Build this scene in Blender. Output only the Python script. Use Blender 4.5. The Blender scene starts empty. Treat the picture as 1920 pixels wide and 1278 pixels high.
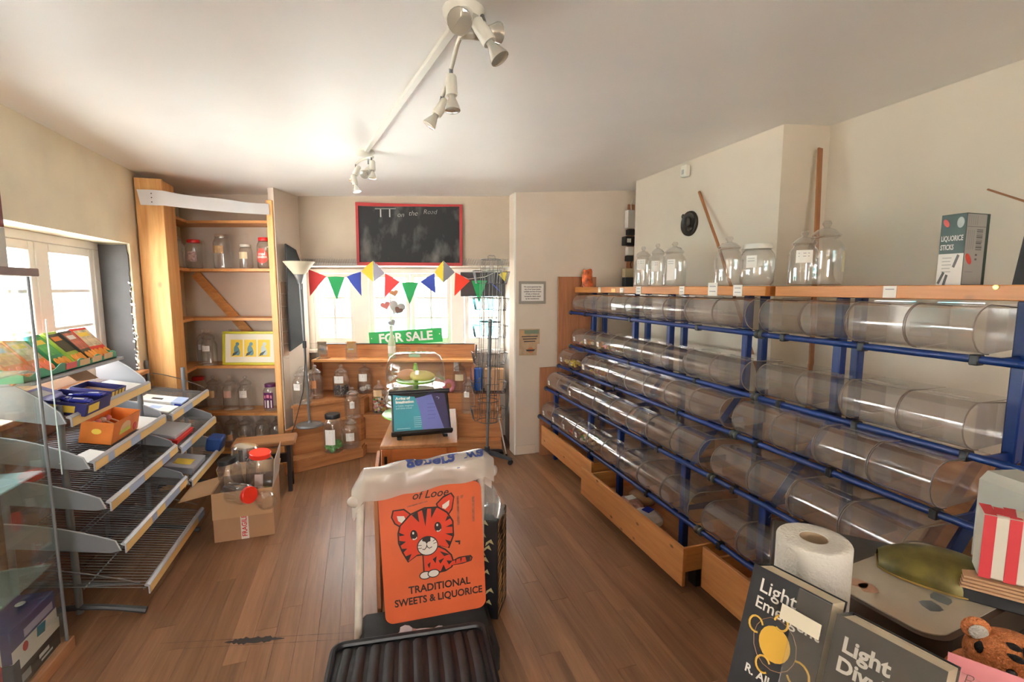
import bpy, bmesh, math, random
from math import sin, cos, pi, radians, sqrt, atan2, hypot
from mathutils import Vector, Matrix, Euler
random.seed(7)
S = bpy.context.scene
COL = S.collection
# ---------------------------------------------------------------- camera (room frame: +Y runs along the right wall)
PITCH = math.atan(99/900); YAW = math.atan(285/hypot(900, 99))
cam = bpy.data.objects.new('camera', bpy.data.cameras.new('camera')); COL.objects.link(cam)
cam.data.sensor_width = 36; cam.data.lens = 36*900/1920; cam.data.clip_start = .02; cam.data.clip_end = 200
cam.location = (0, 0, 1.5); cam.rotation_euler = (pi/2-PITCH, 0, -YAW)
S.camera = cam
# ---------------------------------------------------------------- world, sun, exposure
W = bpy.data.worlds.new('sky'); S.world = W; W.use_nodes = True
wn = W.node_tree.nodes; wl = W.node_tree.links; wn.clear()
wo = wn.new('ShaderNodeOutputWorld'); wb = wn.new('ShaderNodeBackground'); wb.inputs['Strength'].default_value = 6.0
wg = wn.new('ShaderNodeNewGeometry'); wx = wn.new('ShaderNodeSeparateXYZ'); wr = wn.new('ShaderNodeValToRGB'); wm = wn.new('ShaderNodeMapRange')
wm.inputs['From Min'].default_value = -1; wm.inputs['From Max'].default_value = 1
wl.new(wg.outputs['Incoming'], wx.inputs[0]); wl.new(wx.outputs['Z'], wm.inputs['Value']); wl.new(wm.outputs[0], wr.inputs[0])
e = wr.color_ramp.elements   # Incoming points back at the viewer: z = -1 is straight up
e[0].position = 0; e[0].color = (.84, .92, 1, 1); e[1].position = 1; e[1].color = (.55, .52, .48, 1)
a = e.new(.45); a.color = (1, .98, .95, 1)
wl.new(wr.outputs[0], wb.inputs['Color']); wl.new(wb.outputs[0], wo.inputs[0])
S.view_settings.view_transform = 'Standard'; S.view_settings.look = 'None'; S.view_settings.gamma = 1
S.view_settings.use_curve_mapping = False
S.view_settings.exposure = 1.92
S.cycles.max_bounces = 14; S.cycles.diffuse_bounces = 6; S.cycles.glossy_bounces = 5
S.cycles.transmission_bounces = 8; S.cycles.transparent_max_bounces = 48
S.cycles.caustics_reflective = False; S.cycles.caustics_refractive = False; S.cycles.sample_clamp_indirect = 6
sun = bpy.data.objects.new('sun', bpy.data.lights.new('sun', 'SUN')); COL.objects.link(sun); sun.data.energy = 50; sun.data.angle = .02; sun.data.color = (1, .95, .87)
sun.rotation_euler = Vector((.97, -.30, 1.05)).to_track_quat('Z', 'Y').to_euler()     # high, over the roof: lights the street, not the room
def portal(name, loc, rot, sx, sy):
    L = bpy.data.lights.new(name, 'AREA'); L.shape = 'RECTANGLE'; L.size = sx; L.size_y = sy; L.cycles.is_portal = True
    o = bpy.data.objects.new(name, L); COL.objects.link(o); o.location = loc; o.rotation_euler = rot
SY, CY = sin(YAW), cos(YAW)
def CR(xc, d): return (xc*CY+d*SY, -xc*SY+d*CY)      # camera-heading coordinates -> room coordinates
def C3(xc, d, z): return CR(xc, d)+(z,)
# ---------------------------------------------------------------- materials
MATS = {}
def mat(name, col, rough=.55, metal=0, spec=.5, noise=0, nscale=6, bump=0, bscale=60, emit=None, coat=0):
    if name in MATS: return MATS[name]
    m = bpy.data.materials.new(name); m.use_nodes = True; MATS[name] = m
    nt = m.node_tree; b = nt.nodes['Principled BSDF']
    b.inputs['Base Color'].default_value = (*col, 1); b.inputs['Roughness'].default_value = rough; b.inputs['Metallic'].default_value = metal
    b.inputs['Specular IOR Level'].default_value = spec; b.inputs['Coat Weight'].default_value = coat
    if noise or bump:
        tc = nt.nodes.new('ShaderNodeTexCoord')
    if noise:
        n = nt.nodes.new('ShaderNodeTexNoise'); n.inputs['Scale'].default_value = nscale; n.inputs['Detail'].default_value = 5
        r = nt.nodes.new('ShaderNodeValToRGB'); nt.links.new(tc.outputs['Object'], n.inputs['Vector']); nt.links.new(n.outputs['Fac'], r.inputs[0])
        r.color_ramp.elements[0].position = .3; r.color_ramp.elements[1].position = .72
        r.color_ramp.elements[0].color = (*[c*(1-noise) for c in col], 1); r.color_ramp.elements[1].color = (*[min(1, c*(1+noise*.5)) for c in col], 1)
        nt.links.new(r.outputs[0], b.inputs['Base Color'])
    if bump:
        n2 = nt.nodes.new('ShaderNodeTexNoise'); n2.inputs['Scale'].default_value = bscale; n2.inputs['Detail'].default_value = 4
        bm_ = nt.nodes.new('ShaderNodeBump'); bm_.inputs['Strength'].default_value = bump; bm_.inputs['Distance'].default_value = .01
        nt.links.new(tc.outputs['Object'], n2.inputs['Vector']); nt.links.new(n2.outputs['Fac'], bm_.inputs['Height']); nt.links.new(bm_.outputs[0], b.inputs['Normal'])
    if emit:
        b.inputs['Emission Color'].default_value = (*col, 1); b.inputs['Emission Strength'].default_value = emit
    return m
def wood(name, c0, c1, axis='x', scale=1, rough=.5, knots=.5, vary=0, kcol=(.12, .045, .015), kn=(.035, .11), ks=1):
    if name in MATS: return MATS[name]
    m = bpy.data.materials.new(name); m.use_nodes = True; MATS[name] = m
    nt = m.node_tree; N = nt.nodes.new; L = nt.links.new; b = nt.nodes['Principled BSDF']; b.inputs['Roughness'].default_value = rough
    tc = N('ShaderNodeTexCoord'); oi = N('ShaderNodeObjectInfo'); add = N('ShaderNodeVectorMath'); add.operation = 'ADD'
    sc = N('ShaderNodeVectorMath'); sc.operation = 'SCALE'; sc.inputs['Scale'].default_value = 17.3
    cmb = N('ShaderNodeCombineXYZ')
    for k in range(3): L(oi.outputs['Random'], cmb.inputs[k])
    L(cmb.outputs[0], sc.inputs[0]); L(tc.outputs['Object'], add.inputs[0]); L(sc.outputs[0], add.inputs[1])
    mp = N('ShaderNodeMapping'); s = [14*scale]*3; s['xyz'.index(axis)] = .9*scale; mp.inputs['Scale'].default_value = s
    L(add.outputs[0], mp.inputs[0])
    n = N('ShaderNodeTexNoise'); n.inputs['Scale'].default_value = 1.6; n.inputs['Detail'].default_value = 6; n.inputs['Roughness'].default_value = .62; n.inputs['Distortion'].default_value = .7
    L(mp.outputs[0], n.inputs['Vector'])
    n2 = N('ShaderNodeTexNoise'); n2.inputs['Scale'].default_value = 9; n2.inputs['Detail'].default_value = 3; L(mp.outputs[0], n2.inputs['Vector'])
    mx = N('ShaderNodeMath'); mx.operation = 'MULTIPLY_ADD'; mx.inputs[1].default_value = .3; L(n2.outputs['Fac'], mx.inputs[0]); L(n.outputs['Fac'], mx.inputs[2])
    r = N('ShaderNodeValToRGB'); L(mx.outputs[0], r.inputs[0]); r.color_ramp.elements[0].position = .42; r.color_ramp.elements[1].position = .88
    r.color_ramp.elements[0].color = (*c0, 1); r.color_ramp.elements[1].color = (*c1, 1)
    out = r.outputs[0]
    if knots:
        mp2 = N('ShaderNodeMapping'); s2 = [5.*ks]*3; s2['xyz'.index(axis)] = 2.6*ks; mp2.inputs['Scale'].default_value = s2; L(add.outputs[0], mp2.inputs[0])
        v = N('ShaderNodeTexVoronoi'); v.inputs['Scale'].default_value = 1.25; L(mp2.outputs[0], v.inputs['Vector'])
        r2 = N('ShaderNodeValToRGB'); r2.color_ramp.elements[0].position = kn[0]; r2.color_ramp.elements[1].position = kn[1]
        r2.color_ramp.elements[0].color = (knots,)*3+(1,); r2.color_ramp.elements[1].color = (0, 0, 0, 1); L(v.outputs['Distance'], r2.inputs[0])
        mk = N('ShaderNodeMix'); mk.data_type = 'RGBA'; L(r2.outputs[0], mk.inputs['Factor']); L(out, mk.inputs['A']); mk.inputs['B'].default_value = (*kcol, 1); out = mk.outputs['Result']
    if vary:
        h = N('ShaderNodeHueSaturation'); mr = N('ShaderNodeMapRange'); L(oi.outputs['Random'], mr.inputs['Value']); mr.inputs['To Min'].default_value = 1-vary; mr.inputs['To Max'].default_value = 1+vary
        L(mr.outputs[0], h.inputs['Value']); L(out, h.inputs['Color']); out = h.outputs[0]
    L(out, b.inputs['Base Color'])
    bp = N('ShaderNodeBump'); bp.inputs['Strength'].default_value = .12; bp.inputs['Distance'].default_value = .004; L(mx.outputs[0], bp.inputs['Height']); L(bp.outputs[0], b.inputs['Normal'])
    return m
def clear(name, tint=(.97, .97, .97), haze=.03, hcol=(.8, .78, .75), rough=.04, ior=1.5, edge=1., refl=1.):
    if name in MATS: return MATS[name]
    m = bpy.data.materials.new(name); m.use_nodes = True; MATS[name] = m
    nt = m.node_tree; N = nt.nodes.new; L = nt.links.new; nt.nodes.clear()
    o = N('ShaderNodeOutputMaterial'); t = N('ShaderNodeBsdfTransparent'); t.inputs[0].default_value = (*tint, 1)
    g = N('ShaderNodeBsdfGlossy'); g.inputs['Roughness'].default_value = rough; g.inputs['Color'].default_value = (1, 1, 1, 1)
    f = N('ShaderNodeFresnel'); gm = N('ShaderNodeNewGeometry'); bf = N('ShaderNodeMath'); bf.operation = 'MULTIPLY_ADD'   # same reflectance from both sides of a thin wall
    bf.inputs[1].default_value = 1/ior-ior; bf.inputs[2].default_value = ior; L(gm.outputs['Backfacing'], bf.inputs[0]); L(bf.outputs[0], f.inputs['IOR'])
    d = N('ShaderNodeBsdfDiffuse'); d.inputs[0].default_value = (*hcol, 1)
    lw = N('ShaderNodeLayerWeight'); lw.inputs['Blend'].default_value = .16                      # the wall is seen edge-on at the outline: longer path, darker
    lm = N('ShaderNodeMix'); lm.data_type = 'RGBA'; lm.inputs['A'].default_value = (*tint, 1); lm.inputs['B'].default_value = (*[c*edge for c in tint], 1)
    L(lw.outputs['Facing'], lm.inputs['Factor']); L(lm.outputs['Result'], t.inputs[0])
    fm = N('ShaderNodeMath'); fm.operation = 'MULTIPLY'; fm.inputs[1].default_value = refl; fm.use_clamp = True; L(f.outputs[0], fm.inputs[0])
    m1 = N('ShaderNodeMixShader'); m1.inputs[0].default_value = haze; L(t.outputs[0], m1.inputs[1]); L(d.outputs[0], m1.inputs[2])
    m2 = N('ShaderNodeMixShader'); L(fm.outputs[0], m2.inputs[0]); L(m1.outputs[0], m2.inputs[1]); L(g.outputs[0], m2.inputs[2]); L(m2.outputs[0], o.inputs[0])
    return m
# ---------------------------------------------------------------- mesh builder
class MB:
    def __init__(s): s.v = []; s.f = []; s.m = []; s.sm = []; s.cur = 0
    def add(s, vs, fs, smooth=False):
        b = len(s.v); s.v += [tuple(v) for v in vs]; s.f += [tuple(b+i for i in f) for f in fs]
        s.m += [s.cur]*len(fs); s.sm += [smooth]*len(fs); return s
    def mi(s, i): s.cur = i; return s
    def box(s, x0, x1, y0, y1, z0, z1, M=None):
        vs = [(x, y, z) for x in (x0, x1) for y in (y0, y1) for z in (z0, z1)]
        if M is not None: vs = [M @ Vector(v) for v in vs]
        return s.add(vs, [(0, 1, 3, 2), (4, 6, 7, 5), (0, 4, 5, 1), (2, 3, 7, 6), (0, 2, 6, 4), (1, 5, 7, 3)])
    def cbox(s, x0, x1, y0, y1, z0, z1, c=.004, M=None):   # box with chamfered edges
        vs = []
        for x, sx in ((x0, 1), (x1, -1)):
            for y, sy in ((y0, 1), (y1, -1)):
                for z, sz in ((z0, 1), (z1, -1)):
                    vs += [(x, y+sy*c, z+sz*c), (x+sx*c, y, z+sz*c), (x+sx*c, y+sy*c, z)]
        bmx = bmesh.new()
        for v in vs: bmx.verts.new(v)
        bmesh.ops.convex_hull(bmx, input=bmx.verts); bmx.verts.index_update()
        P_ = [v.co.copy() for v in bmx.verts]; F_ = [tuple(v.index for v in f.verts) for f in bmx.faces]; bmx.free()
        if M is not None: P_ = [M @ v for v in P_]
        return s.add(P_, F_)
    def prism(s, poly, h0, h1, plane='xy', M=None, smooth=False):    # poly extruded along the third axis
        n = len(poly)
        def p(u, v, h): return {'xy': (u, v, h), 'xz': (u, h, v), 'yz': (h, u, v)}[plane]
        vs = [p(u, v, h0) for u, v in poly]+[p(u, v, h1) for u, v in poly]
        if M is not None: vs = [M @ Vector(v) for v in vs]
        s.add(vs, [tuple(range(n))[::-1], tuple(range(n, 2*n))])
        b = len(s.v)-2*n
        for i in range(n):
            j = (i+1) % n; s.f.append((b+i, b+j, b+n+j, b+n+i)); s.m.append(s.cur); s.sm.append(smooth)
        return s
    def sheet(s, poly, M=None): return s.add([M @ Vector(v) for v in poly] if M is not None else poly, [tuple(range(len(poly)))])
    def tube(s, pts, r, n=8, closed=False, caps=True):
        P_ = [Vector(p) for p in pts]; k = len(P_); rr = r if isinstance(r, (list, tuple)) else [r]*k
        vs = []; up = None
        for i in range(k):
            if closed: t = (P_[(i+1) % k]-P_[i-1])
            else: t = P_[min(i+1, k-1)]-P_[max(i-1, 0)]
            t = t.normalized() if t.length > 1e-9 else Vector((0, 0, 1))
            if up is None: up = Vector((0, 0, 1)) if abs(t.z) < .9 else Vector((1, 0, 0))
            x = (up-t*up.dot(t)); x = x.normalized() if x.length > 1e-6 else t.orthogonal().normalized(); up = x; y = t.cross(x)
            for j in range(n):
                a_ = 2*pi*j/n; vs.append(P_[i]+x*(rr[i]*cos(a_))+y*(rr[i]*sin(a_)))
        fs = []
        for i in range(k if closed else k-1):
            i2 = (i+1) % k
            for j in range(n): fs.append((i*n+j, i*n+(j+1) % n, i2*n+(j+1) % n, i2*n+j))
        s.add(vs, fs, n > 5)
        if caps and not closed: s.add(vs[:n], [tuple(range(n))[::-1]]); s.add(vs[-n:], [tuple(range(n))])
        return s
    def lathe(s, prof, c=(0, 0, 0), n=24, M=None, smooth=True, ell=1, caps=True):     # prof: (r, z)
        vs = []; fs = []
        for r, z in prof:
            for j in range(n): a_ = 2*pi*j/n; vs.append((c[0]+r*cos(a_), c[1]+r*ell*sin(a_), c[2]+z))
        for i in range(len(prof)-1):
            for j in range(n): fs.append((i*n+j, i*n+(j+1) % n, (i+1)*n+(j+1) % n, (i+1)*n+j))
        if M is not None: vs = [M @ Vector(v) for v in vs]
        s.add(vs, fs, smooth)
        if caps and prof[0][0] > 1e-4: s.add(vs[:n], [tuple(range(n))[::-1]])
        if caps and prof[-1][0] > 1e-4: s.add(vs[-n:], [tuple(range(n))])
        return s
    def ball(s, c, r, n=10, sq=(1, 1, 1), M=None):
        k = max(4, n//2); prof = [(r*sin(pi*i/k), -r*cos(pi*i/k)) for i in range(k+1)]
        vs = []; fs = []
        for q, z in prof:
            for j in range(n): a_ = 2*pi*j/n; vs.append(Vector((q*cos(a_)*sq[0], q*sin(a_)*sq[1], z*sq[2])))
        for i in range(k):
            for j in range(n): fs.append((i*n+j, i*n+(j+1) % n, (i+1)*n+(j+1) % n, (i+1)*n+j))
        vs = [(M @ v if M is not None else v)+Vector(c) for v in vs]
        return s.add(vs, fs, True)
    def grid(s, fn, nu, nv, smooth=True, thick=0):
        vs = [fn(i/nu, j/nv) for i in range(nu+1) for j in range(nv+1)]
        fs = [(i*(nv+1)+j, (i+1)*(nv+1)+j, (i+1)*(nv+1)+j+1, i*(nv+1)+j+1) for i in range(nu) for j in range(nv)]
        return s.add(vs, fs, smooth)
    def mesh(s, name, mats):
        me = bpy.data.meshes.new(name); me.from_pydata(s.v, [], s.f)
        for m in (mats if isinstance(mats, (list, tuple)) else [mats]): me.materials.append(m)
        me.polygons.foreach_set('material_index', s.m); me.polygons.foreach_set('use_smooth', s.sm)
        bmx = bmesh.new(); bmx.from_mesh(me); bmesh.ops.remove_doubles(bmx, verts=bmx.verts, dist=1e-6); bmesh.ops.recalc_face_normals(bmx, faces=bmx.faces); bmx.to_mesh(me); bmx.free(); me.set_sharp_from_angle(angle=radians(38))
        return me
    def build(s, name, mats, parent=None, loc=(0, 0, 0), rot=(0, 0, 0)):
        return link(name, s.mesh(name, mats), parent, loc, rot)
def link(name, me, parent=None, loc=(0, 0, 0), rot=(0, 0, 0)):
    o = bpy.data.objects.new(name, me); COL.objects.link(o); o.parent = parent; o.location = loc; o.rotation_euler = rot; return o
def tag(o, label, cat, group=None):
    o['label'] = label; o['category'] = cat
    if group: o['group'] = group
    return o
def thing(name, label, cat, loc=(0, 0, 0), rz=0, group=None, rot=None):
    o = bpy.data.objects.new(name, None); COL.objects.link(o); o.location = loc; o.rotation_euler = rot or (0, 0, rz); o.empty_display_size = .05
    return tag(o, label, cat, group)
def struct(o): o['kind'] = 'structure'; return o
def stuff(o): o['kind'] = 'stuff'; return o
KIDS = {}
def dup(root, label, loc, rz=0, scale=None, group=None, skip=()):
    r = root.copy(); COL.objects.link(r); r.location = loc; r.rotation_euler = (0, 0, rz); r['label'] = label
    if group: r['group'] = group
    if scale: r.scale = scale if isinstance(scale, tuple) else (scale,)*3
    for ch in list(root.children):
        if ch.name.split('.')[0] in skip: continue
        c = ch.copy(); COL.objects.link(c); c.parent = r
        for g in ch.children: d = g.copy(); COL.objects.link(d); d.parent = c
    return r
def text(body, size, name, m, parent, loc=(0, 0, 0), rot=(pi/2, 0, 0), ext=.0006, off=0, align='CENTER', shear=0, sx=1, spacing=1, line=1):
    cu = bpy.data.curves.new('lettering', 'FONT'); cu.body = body; cu.size = size; cu.extrude = ext; cu.offset = off; cu.align_x = align; cu.align_y = 'CENTER'
    cu.shear = shear; cu.resolution_u = 3; cu.space_character = spacing; cu.space_line = line
    t = bpy.data.objects.new('lettering', cu); COL.objects.link(t)
    dg = bpy.context.evaluated_depsgraph_get(); dg.update()
    me = bpy.data.meshes.new_from_object(t.evaluated_get(dg)); bpy.data.objects.remove(t); bpy.data.curves.remove(cu)
    me.name = name; me.materials.clear(); me.materials.append(m)
    if sx != 1: me.transform(Matrix.Diagonal((sx, 1, 1, 1)))
    return link(name, me, parent, loc, rot)
def RX(a): return Matrix.Rotation(a, 4, 'X')
def RY(a): return Matrix.Rotation(a, 4, 'Y')
def RZ(a): return Matrix.Rotation(a, 4, 'Z')
def TR(x, y, z): return Matrix.Translation((x, y, z))
# ---------------------------------------------------------------- shared materials
M_wall = mat('cream_plaster', (.71, .61, .51), .75, noise=.10, nscale=1.7, bump=.25, bscale=9)
M_wall_r = mat('cream_plaster_right', (.67, .60, .50), .7, noise=.08, nscale=1.2, bump=.2, bscale=7)
M_wall_l = mat('stained_plaster', (.80, .71, .53), .8, noise=.16, nscale=2.2, bump=.25, bscale=9)
M_ceil = mat('ceiling_paint', (.90, .895, .885), .42, noise=.03, nscale=2, bump=.35, bscale=3.5)
M_white = mat('white_gloss_paint', (.86, .84, .80), .35, noise=.04)
M_floor = wood('floor_oak', (.175, .080, .038), (.33, .17, .088), 'y', .8, .36, knots=0, vary=.16)
M_pine_x = wood('pine_x', (.50, .20, .055), (.76, .38, .13), 'x'); M_pine_y = wood('pine_y', (.50, .20, .055), (.76, .38, .13), 'y'); M_pine_z = wood('pine_z', (.66, .30, .09), (.90, .54, .22), 'z')
M_old_x = wood('aged_pine_x', (.36, .135, .045), (.60, .28, .11), 'x'); M_old_y = wood('aged_pine_y', (.33, .135, .055), (.56, .28, .13), 'y'); M_old_z = wood('aged_pine_z', (.31, .115, .05), (.50, .22, .10), 'z', knots=.3)
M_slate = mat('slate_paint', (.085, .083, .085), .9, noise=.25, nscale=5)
M_black = mat('black_plastic', (.012, .012, .014), .42)
M_blue = mat('blue_enamel', (.0015, .024, .15), .4)
M_bin = clear('clear_acrylic', (.95, .935, .925), .12, (.46, .41, .38), .08, 1.5, .75, 1.6)
M_bin_edge = mat('acrylic_edge', (.20, .155, .135), .3)
M_glass = clear('clear_glass', (.965, .97, .965), .045, (.85, .84, .82), .03, 1.5, .62, 2.2)
M_pane = clear('window_glass', (.99, 1, 1), 0, (.8, .8, .8), .01)
M_sheet = clear('green_edged_glass', (.96, .985, .975), .0, (.7, .8, .78), .01)
M_card = mat('white_card', (.80, .77, .72), .7)
M_ink = mat('dark_ink', (.03, .03, .035), .6)
M_greym = mat('grey_metal', (.20, .21, .22), .42, metal=.3)
M_chrome = mat('chrome_wire', (.30, .30, .31), .32, metal=1)
M_kraft = mat('kraft_cardboard', (.42, .24, .13), .8, noise=.1, nscale=3)
# ---------------------------------------------------------------- room shell
CEIL = 2.305
def wall(name, p0, p1, z0, z1, th, m, holes=(), side=1):
    # p0->p1 is the inner face; the thickness goes to the left (side=1) or right of that direction
    d = Vector((p1[0]-p0[0], p1[1]-p0[1], 0)); L = d.length; rz = atan2(d.y, d.x); b = MB()
    y0, y1 = (0, th) if side > 0 else (-th, 0)
    s = 0
    for h in sorted(holes):
        if h[0] > s: b.box(s, h[0], y0, y1, z0, z1)
        if h[2] > z0: b.box(h[0], h[1], y0, y1, z0, h[2])
        if h[3] < z1: b.box(h[0], h[1], y0, y1, h[3], z1)
        s = h[1]
    if s < L: b.box(s, L, y0, y1, z0, z1)
    return struct(b.build(name, m, None, (p0[0], p0[1], 0), (0, 0, rz)))
b = MB(); b.box(-1.9, 2.75, -3.2, 6, -.12, -.014); FLOOR = struct(b.build('floor', mat('subfloor', (.05, .03, .02), .8)))
pm = {}
pw = .088; x = -1.5; row = 0
while x < 2.55:
    y = -.35-((row*.47) % 1.25)
    while y < 5.1:
        ln = [1.25, 1.6, .95][(row*7+int(y*3)) % 3]; y1 = min(y+ln, 5.2)
        k = round(y1-y, 2)
        if y1 > .35 and k > .05:
            if k not in pm:
                q = MB(); q.cbox(-pw/2+.0003, pw/2-.0003, .0004, k-.0004, -.016, 0, .0005); pm[k] = q.mesh('plank', M_floor)
            link('plank', pm[k], FLOOR, (x, y, random.uniform(-.0006, .0004)))
        y = y1
    x += pw; row += 1
q = MB(); q.box(-1.6, 2.4, -3.1, .6, -.03, -.016); link('plank_floor_behind', q.mesh('rear_boards', M_floor), FLOOR)
CT = CEIL+.14     # walls run up behind the ceiling
M_scar = mat('floor_scar', (.030, .020, .018), .6)
R_ = random.Random(11)
def scar(name, x0, y0, x1, y1, w0, w1, n=24):
    q = MB(); top = []; bot = []
    for i in range(n+1):
        u = i/n; x, y = x0+(x1-x0)*u, y0+(y1-y0)*u; h = (w0+(w1-w0)*sin(pi*u))*R_.uniform(.4, 1); top.append((x, y+h, .0008)); bot.append((x, y-h*R_.uniform(.5, 1), .0008))
    q.add(top+bot, [(n+1+i, n+2+i, i+1, i) for i in range(n)]); link(name, q.mesh(name, M_scar), FLOOR)
scar('worn_seam', -.86, 2.249, -.02, 2.058, .0006, .0016); scar('worn_seam', -.80, 2.195, -.02, 2.018, .0004, .0014); scar('worn_patch', -.60, 2.172, -.36, 2.123, .002, .034)
b = MB(); zc = lambda x: CEIL+max(0, .07*(x-1.2))
xs = [-1.9+.31*i for i in range(16)]; b.prism([(x_, zc(x_)) for x_ in xs]+[(xs[-1], CT+.1), (xs[0], CT+.1)], -3.2, 6, 'xz'); struct(b.build('ceiling', M_ceil))
# left wall, window opening with a deep reveal
wall('wall_left', (-1.48, -3.1), (-1.48, 5.1), 0, CT, .22, M_wall_l, [(1.9+3.1, 3.93+3.1, .93, 1.80)], 1)
bl0, bl1 = CR(-2.95, 4.27), CR(-1.95, 4.27)
wall('wall_back_left', bl0, bl1, 0, CT, .15, M_wall, (), 1)
a0, a1 = CR(-1.925, 3.98), CR(-1.885, 4.42)
b = MB(); L_ = hypot(a1[0]-a0[0], a1[1]-a0[1]); b.box(0, L_, 0, .05, 0, CT); struct(b.build('wall_bay_side', M_wall, None, (a0[0], a0[1], 0), (0, 0, atan2(a1[1]-a0[1], a1[0]-a0[0]))))
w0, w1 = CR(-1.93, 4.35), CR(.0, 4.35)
wall('wall_back', w0, w1, 1.70, CT, .14, mat('shaded_plaster', (.46, .38, .295), .75, noise=.10, nscale=1.7, bump=.25, bscale=9), (), 1)  # same plaster as the other walls, colour darkened to paint in dimmer light
v0, v1 = CR(-2.06, 4.80), CR(.0, 4.80)
BAYX = 2.06
wall('wall_bay', v0, v1, 0, 1.80, .14, M_wall, [(.03, 2.06-.085, .90, 1.69)], 1)
t0 = CR(-1.885, 4.35); t1 = CR(-2.04, 4.82)
wall('wall_bay_left', t0, t1, 0, 1.80, .06, M_wall, (), 1)
s0, s1 = CR(-.075, 4.82), CR(.02, 4.205)
wall('wall_bay_splay', s0, s1, 0, CT, .014, M_white, (), 1)
b = MB(); b.box(-.1, 2.05, .0, .55, 0, .06); struct(b.build('ceiling_bay', M_white, None, (w0[0], w0[1], 1.701), (0, 0, -YAW)))
r0 = CR(.02, 4.205); r1 = (2.75, 3.985)
wall('wall_back_right', r0, r1, 0, CT, .15, M_wall, (), 1)
b = MB(); b.box(2.2, 2.55, 2.126, 3.58, 0, CT); struct(b.build('wall_chimney_breast', M_wall_r))
b = MB(); b.box(2.53, 2.68, -3.1, 4.3, 0, CT); struct(b.build('wall_right', M_wall_r))
b = MB(); b.box(-1.7, -1.1, -3.2, -3.1, 0, CT); b.box(.1, 2.75, -3.2, -3.1, 0, CT); b.box(-1.1, .1, -3.2, -3.1, 2.05, CT); b.box(-1.1, .1, -3.2, -3.1, 0, .85); struct(b.build('wall_rear', M_wall))
# back skirting board
b = MB(); d_ = Vector((r1[0]-r0[0], r1[1]-r0[1])); b.cbox(.01, d_.length-1.27, -.012, 0, 0, .085, .003); struct(b.build('baseboard_back', M_wall, None, (r0[0], r0[1], 0), (0, 0, atan2(d_.y, d_.x))))
# windows: each frame bar and pane its own child
def window(name, origin, rz, frames, panes, depth=.05, m=None):
    r = bpy.data.objects.new(name, None); COL.objects.link(r); r.location = origin; r.rotation_euler = (0, 0, rz); struct(r)
    for f in frames:
        q = MB(); d0, d1 = (f[4], f[5]) if len(f) > 4 else (0, depth)
        q.cbox(f[0], f[1], d0, d1, f[2], f[3], .004); q.build('frame_bar', m or M_white, r)
    for p in panes:
        q = MB(); q.box(p[0], p[1], depth*.45, depth*.45+.004, p[2], p[3]); q.build('pane', M_pane, r)
    return r
def casement(x0, x1, z0, z1, nx=2, nz=2, w=.04, g=.022):
    fr = [(x0, x0+w, z0, z1), (x1-w, x1, z0, z1), (x0+w, x1-w, z0, z0+w*1.3), (x0+w, x1-w, z1-w, z1)]
    ix0, ix1, iz0, iz1 = x0+w, x1-w, z0+w*1.3, z1-w
    for i in range(1, nx): c = ix0+(ix1-ix0)*i/nx; fr.append((c-g/2, c+g/2, iz0, iz1, .008, .042))
    for i in range(1, nz): c = iz0+(iz1-iz0)*i/nz; fr.append((ix0, ix1, c-g/2, c+g/2, .010, .040))
    pn = [(ix0+(ix1-ix0)*i/nx+.001, ix0+(ix1-ix0)*(i+1)/nx-.001, iz0+(iz1-iz0)*j/nz+.001, iz0+(iz1-iz0)*(j+1)/nz-.001) for i in range(nx) for j in range(nz)]
    return fr, pn
# bay window, local x from v0 along the wall
B = lambda u: (u-960)*.005264+BAYX       # where the glazing bars stand along the wall
wb0 = CR(-2.06, 4.765); WRZ = -YAW
fr = [(.03, 1.975, .90, .955), (.03, 1.975, 1.645, 1.69), (.03, B(587), .955, 1.645), (B(664), B(692), .955, 1.645, -.02, .06), (B(846), B(870), .955, 1.645, -.02, .06), (B(942), 1.975, .955, 1.645)]
window('window_1', (wb0[0], wb0[1], 0), WRZ, fr, [])
for n_, (u0, u1) in enumerate(((588, 663), (693, 768), (769.5, 845), (871, 941))):
    f, p = casement(B(u0), B(u1), .957, 1.643, 2, 3); window('window_%d' % (n_+2), (wb0[0], wb0[1], 0), WRZ, f, p)
q = MB(); q.cbox(.03, 1.975, -.12, .06, .87, .90, .006); struct(q.build('trim_1', M_white, None, (wb0[0], wb0[1], 0), (0, 0, WRZ)))
q = MB(); q.cbox(B(868)-.02, B(942)+.02, -.024, -.004, 1.42, 1.655, .002); tag(q.build('black_blind', M_black, None, (wb0[0], wb0[1], 0), (0, 0, WRZ)), 'black roller blind pulled a little down the window behind the wire spinner', 'blind')
# left window, local x = +Y, faces +X
f1 = [(1.9, 3.93, .93, .985), (1.9, 3.93, 1.75, 1.80), (3.855, 3.93, .985, 1.75), (1.9, 1.96, .985, 1.75), (3.26, 3.335, .985, 1.75)]
window('window_6', (-1.655, 0, 0), pi/2, [(a[0], a[1], a[2], a[3]) for a in f1], [])
f, p = casement(3.335, 3.855, .985, 1.75, 1, 3, .05); window('window_7', (-1.66, 0, 0), pi/2, f, p)
f, p = casement(1.96, 3.26, .985, 1.75, 2, 3, .05); window('window_8', (-1.66, 0, 0), pi/2, f, p)
q = MB(); q.cbox(-1.66, -1.44, 1.9, 3.97, .905, .932, .004); struct(q.build('trim_2', M_old_y))
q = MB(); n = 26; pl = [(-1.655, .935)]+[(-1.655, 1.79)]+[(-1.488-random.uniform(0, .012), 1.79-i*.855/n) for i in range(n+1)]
q.prism(pl, 3.918, 3.929, 'xz'); struct(q.build('trim_3', M_slate))
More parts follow.
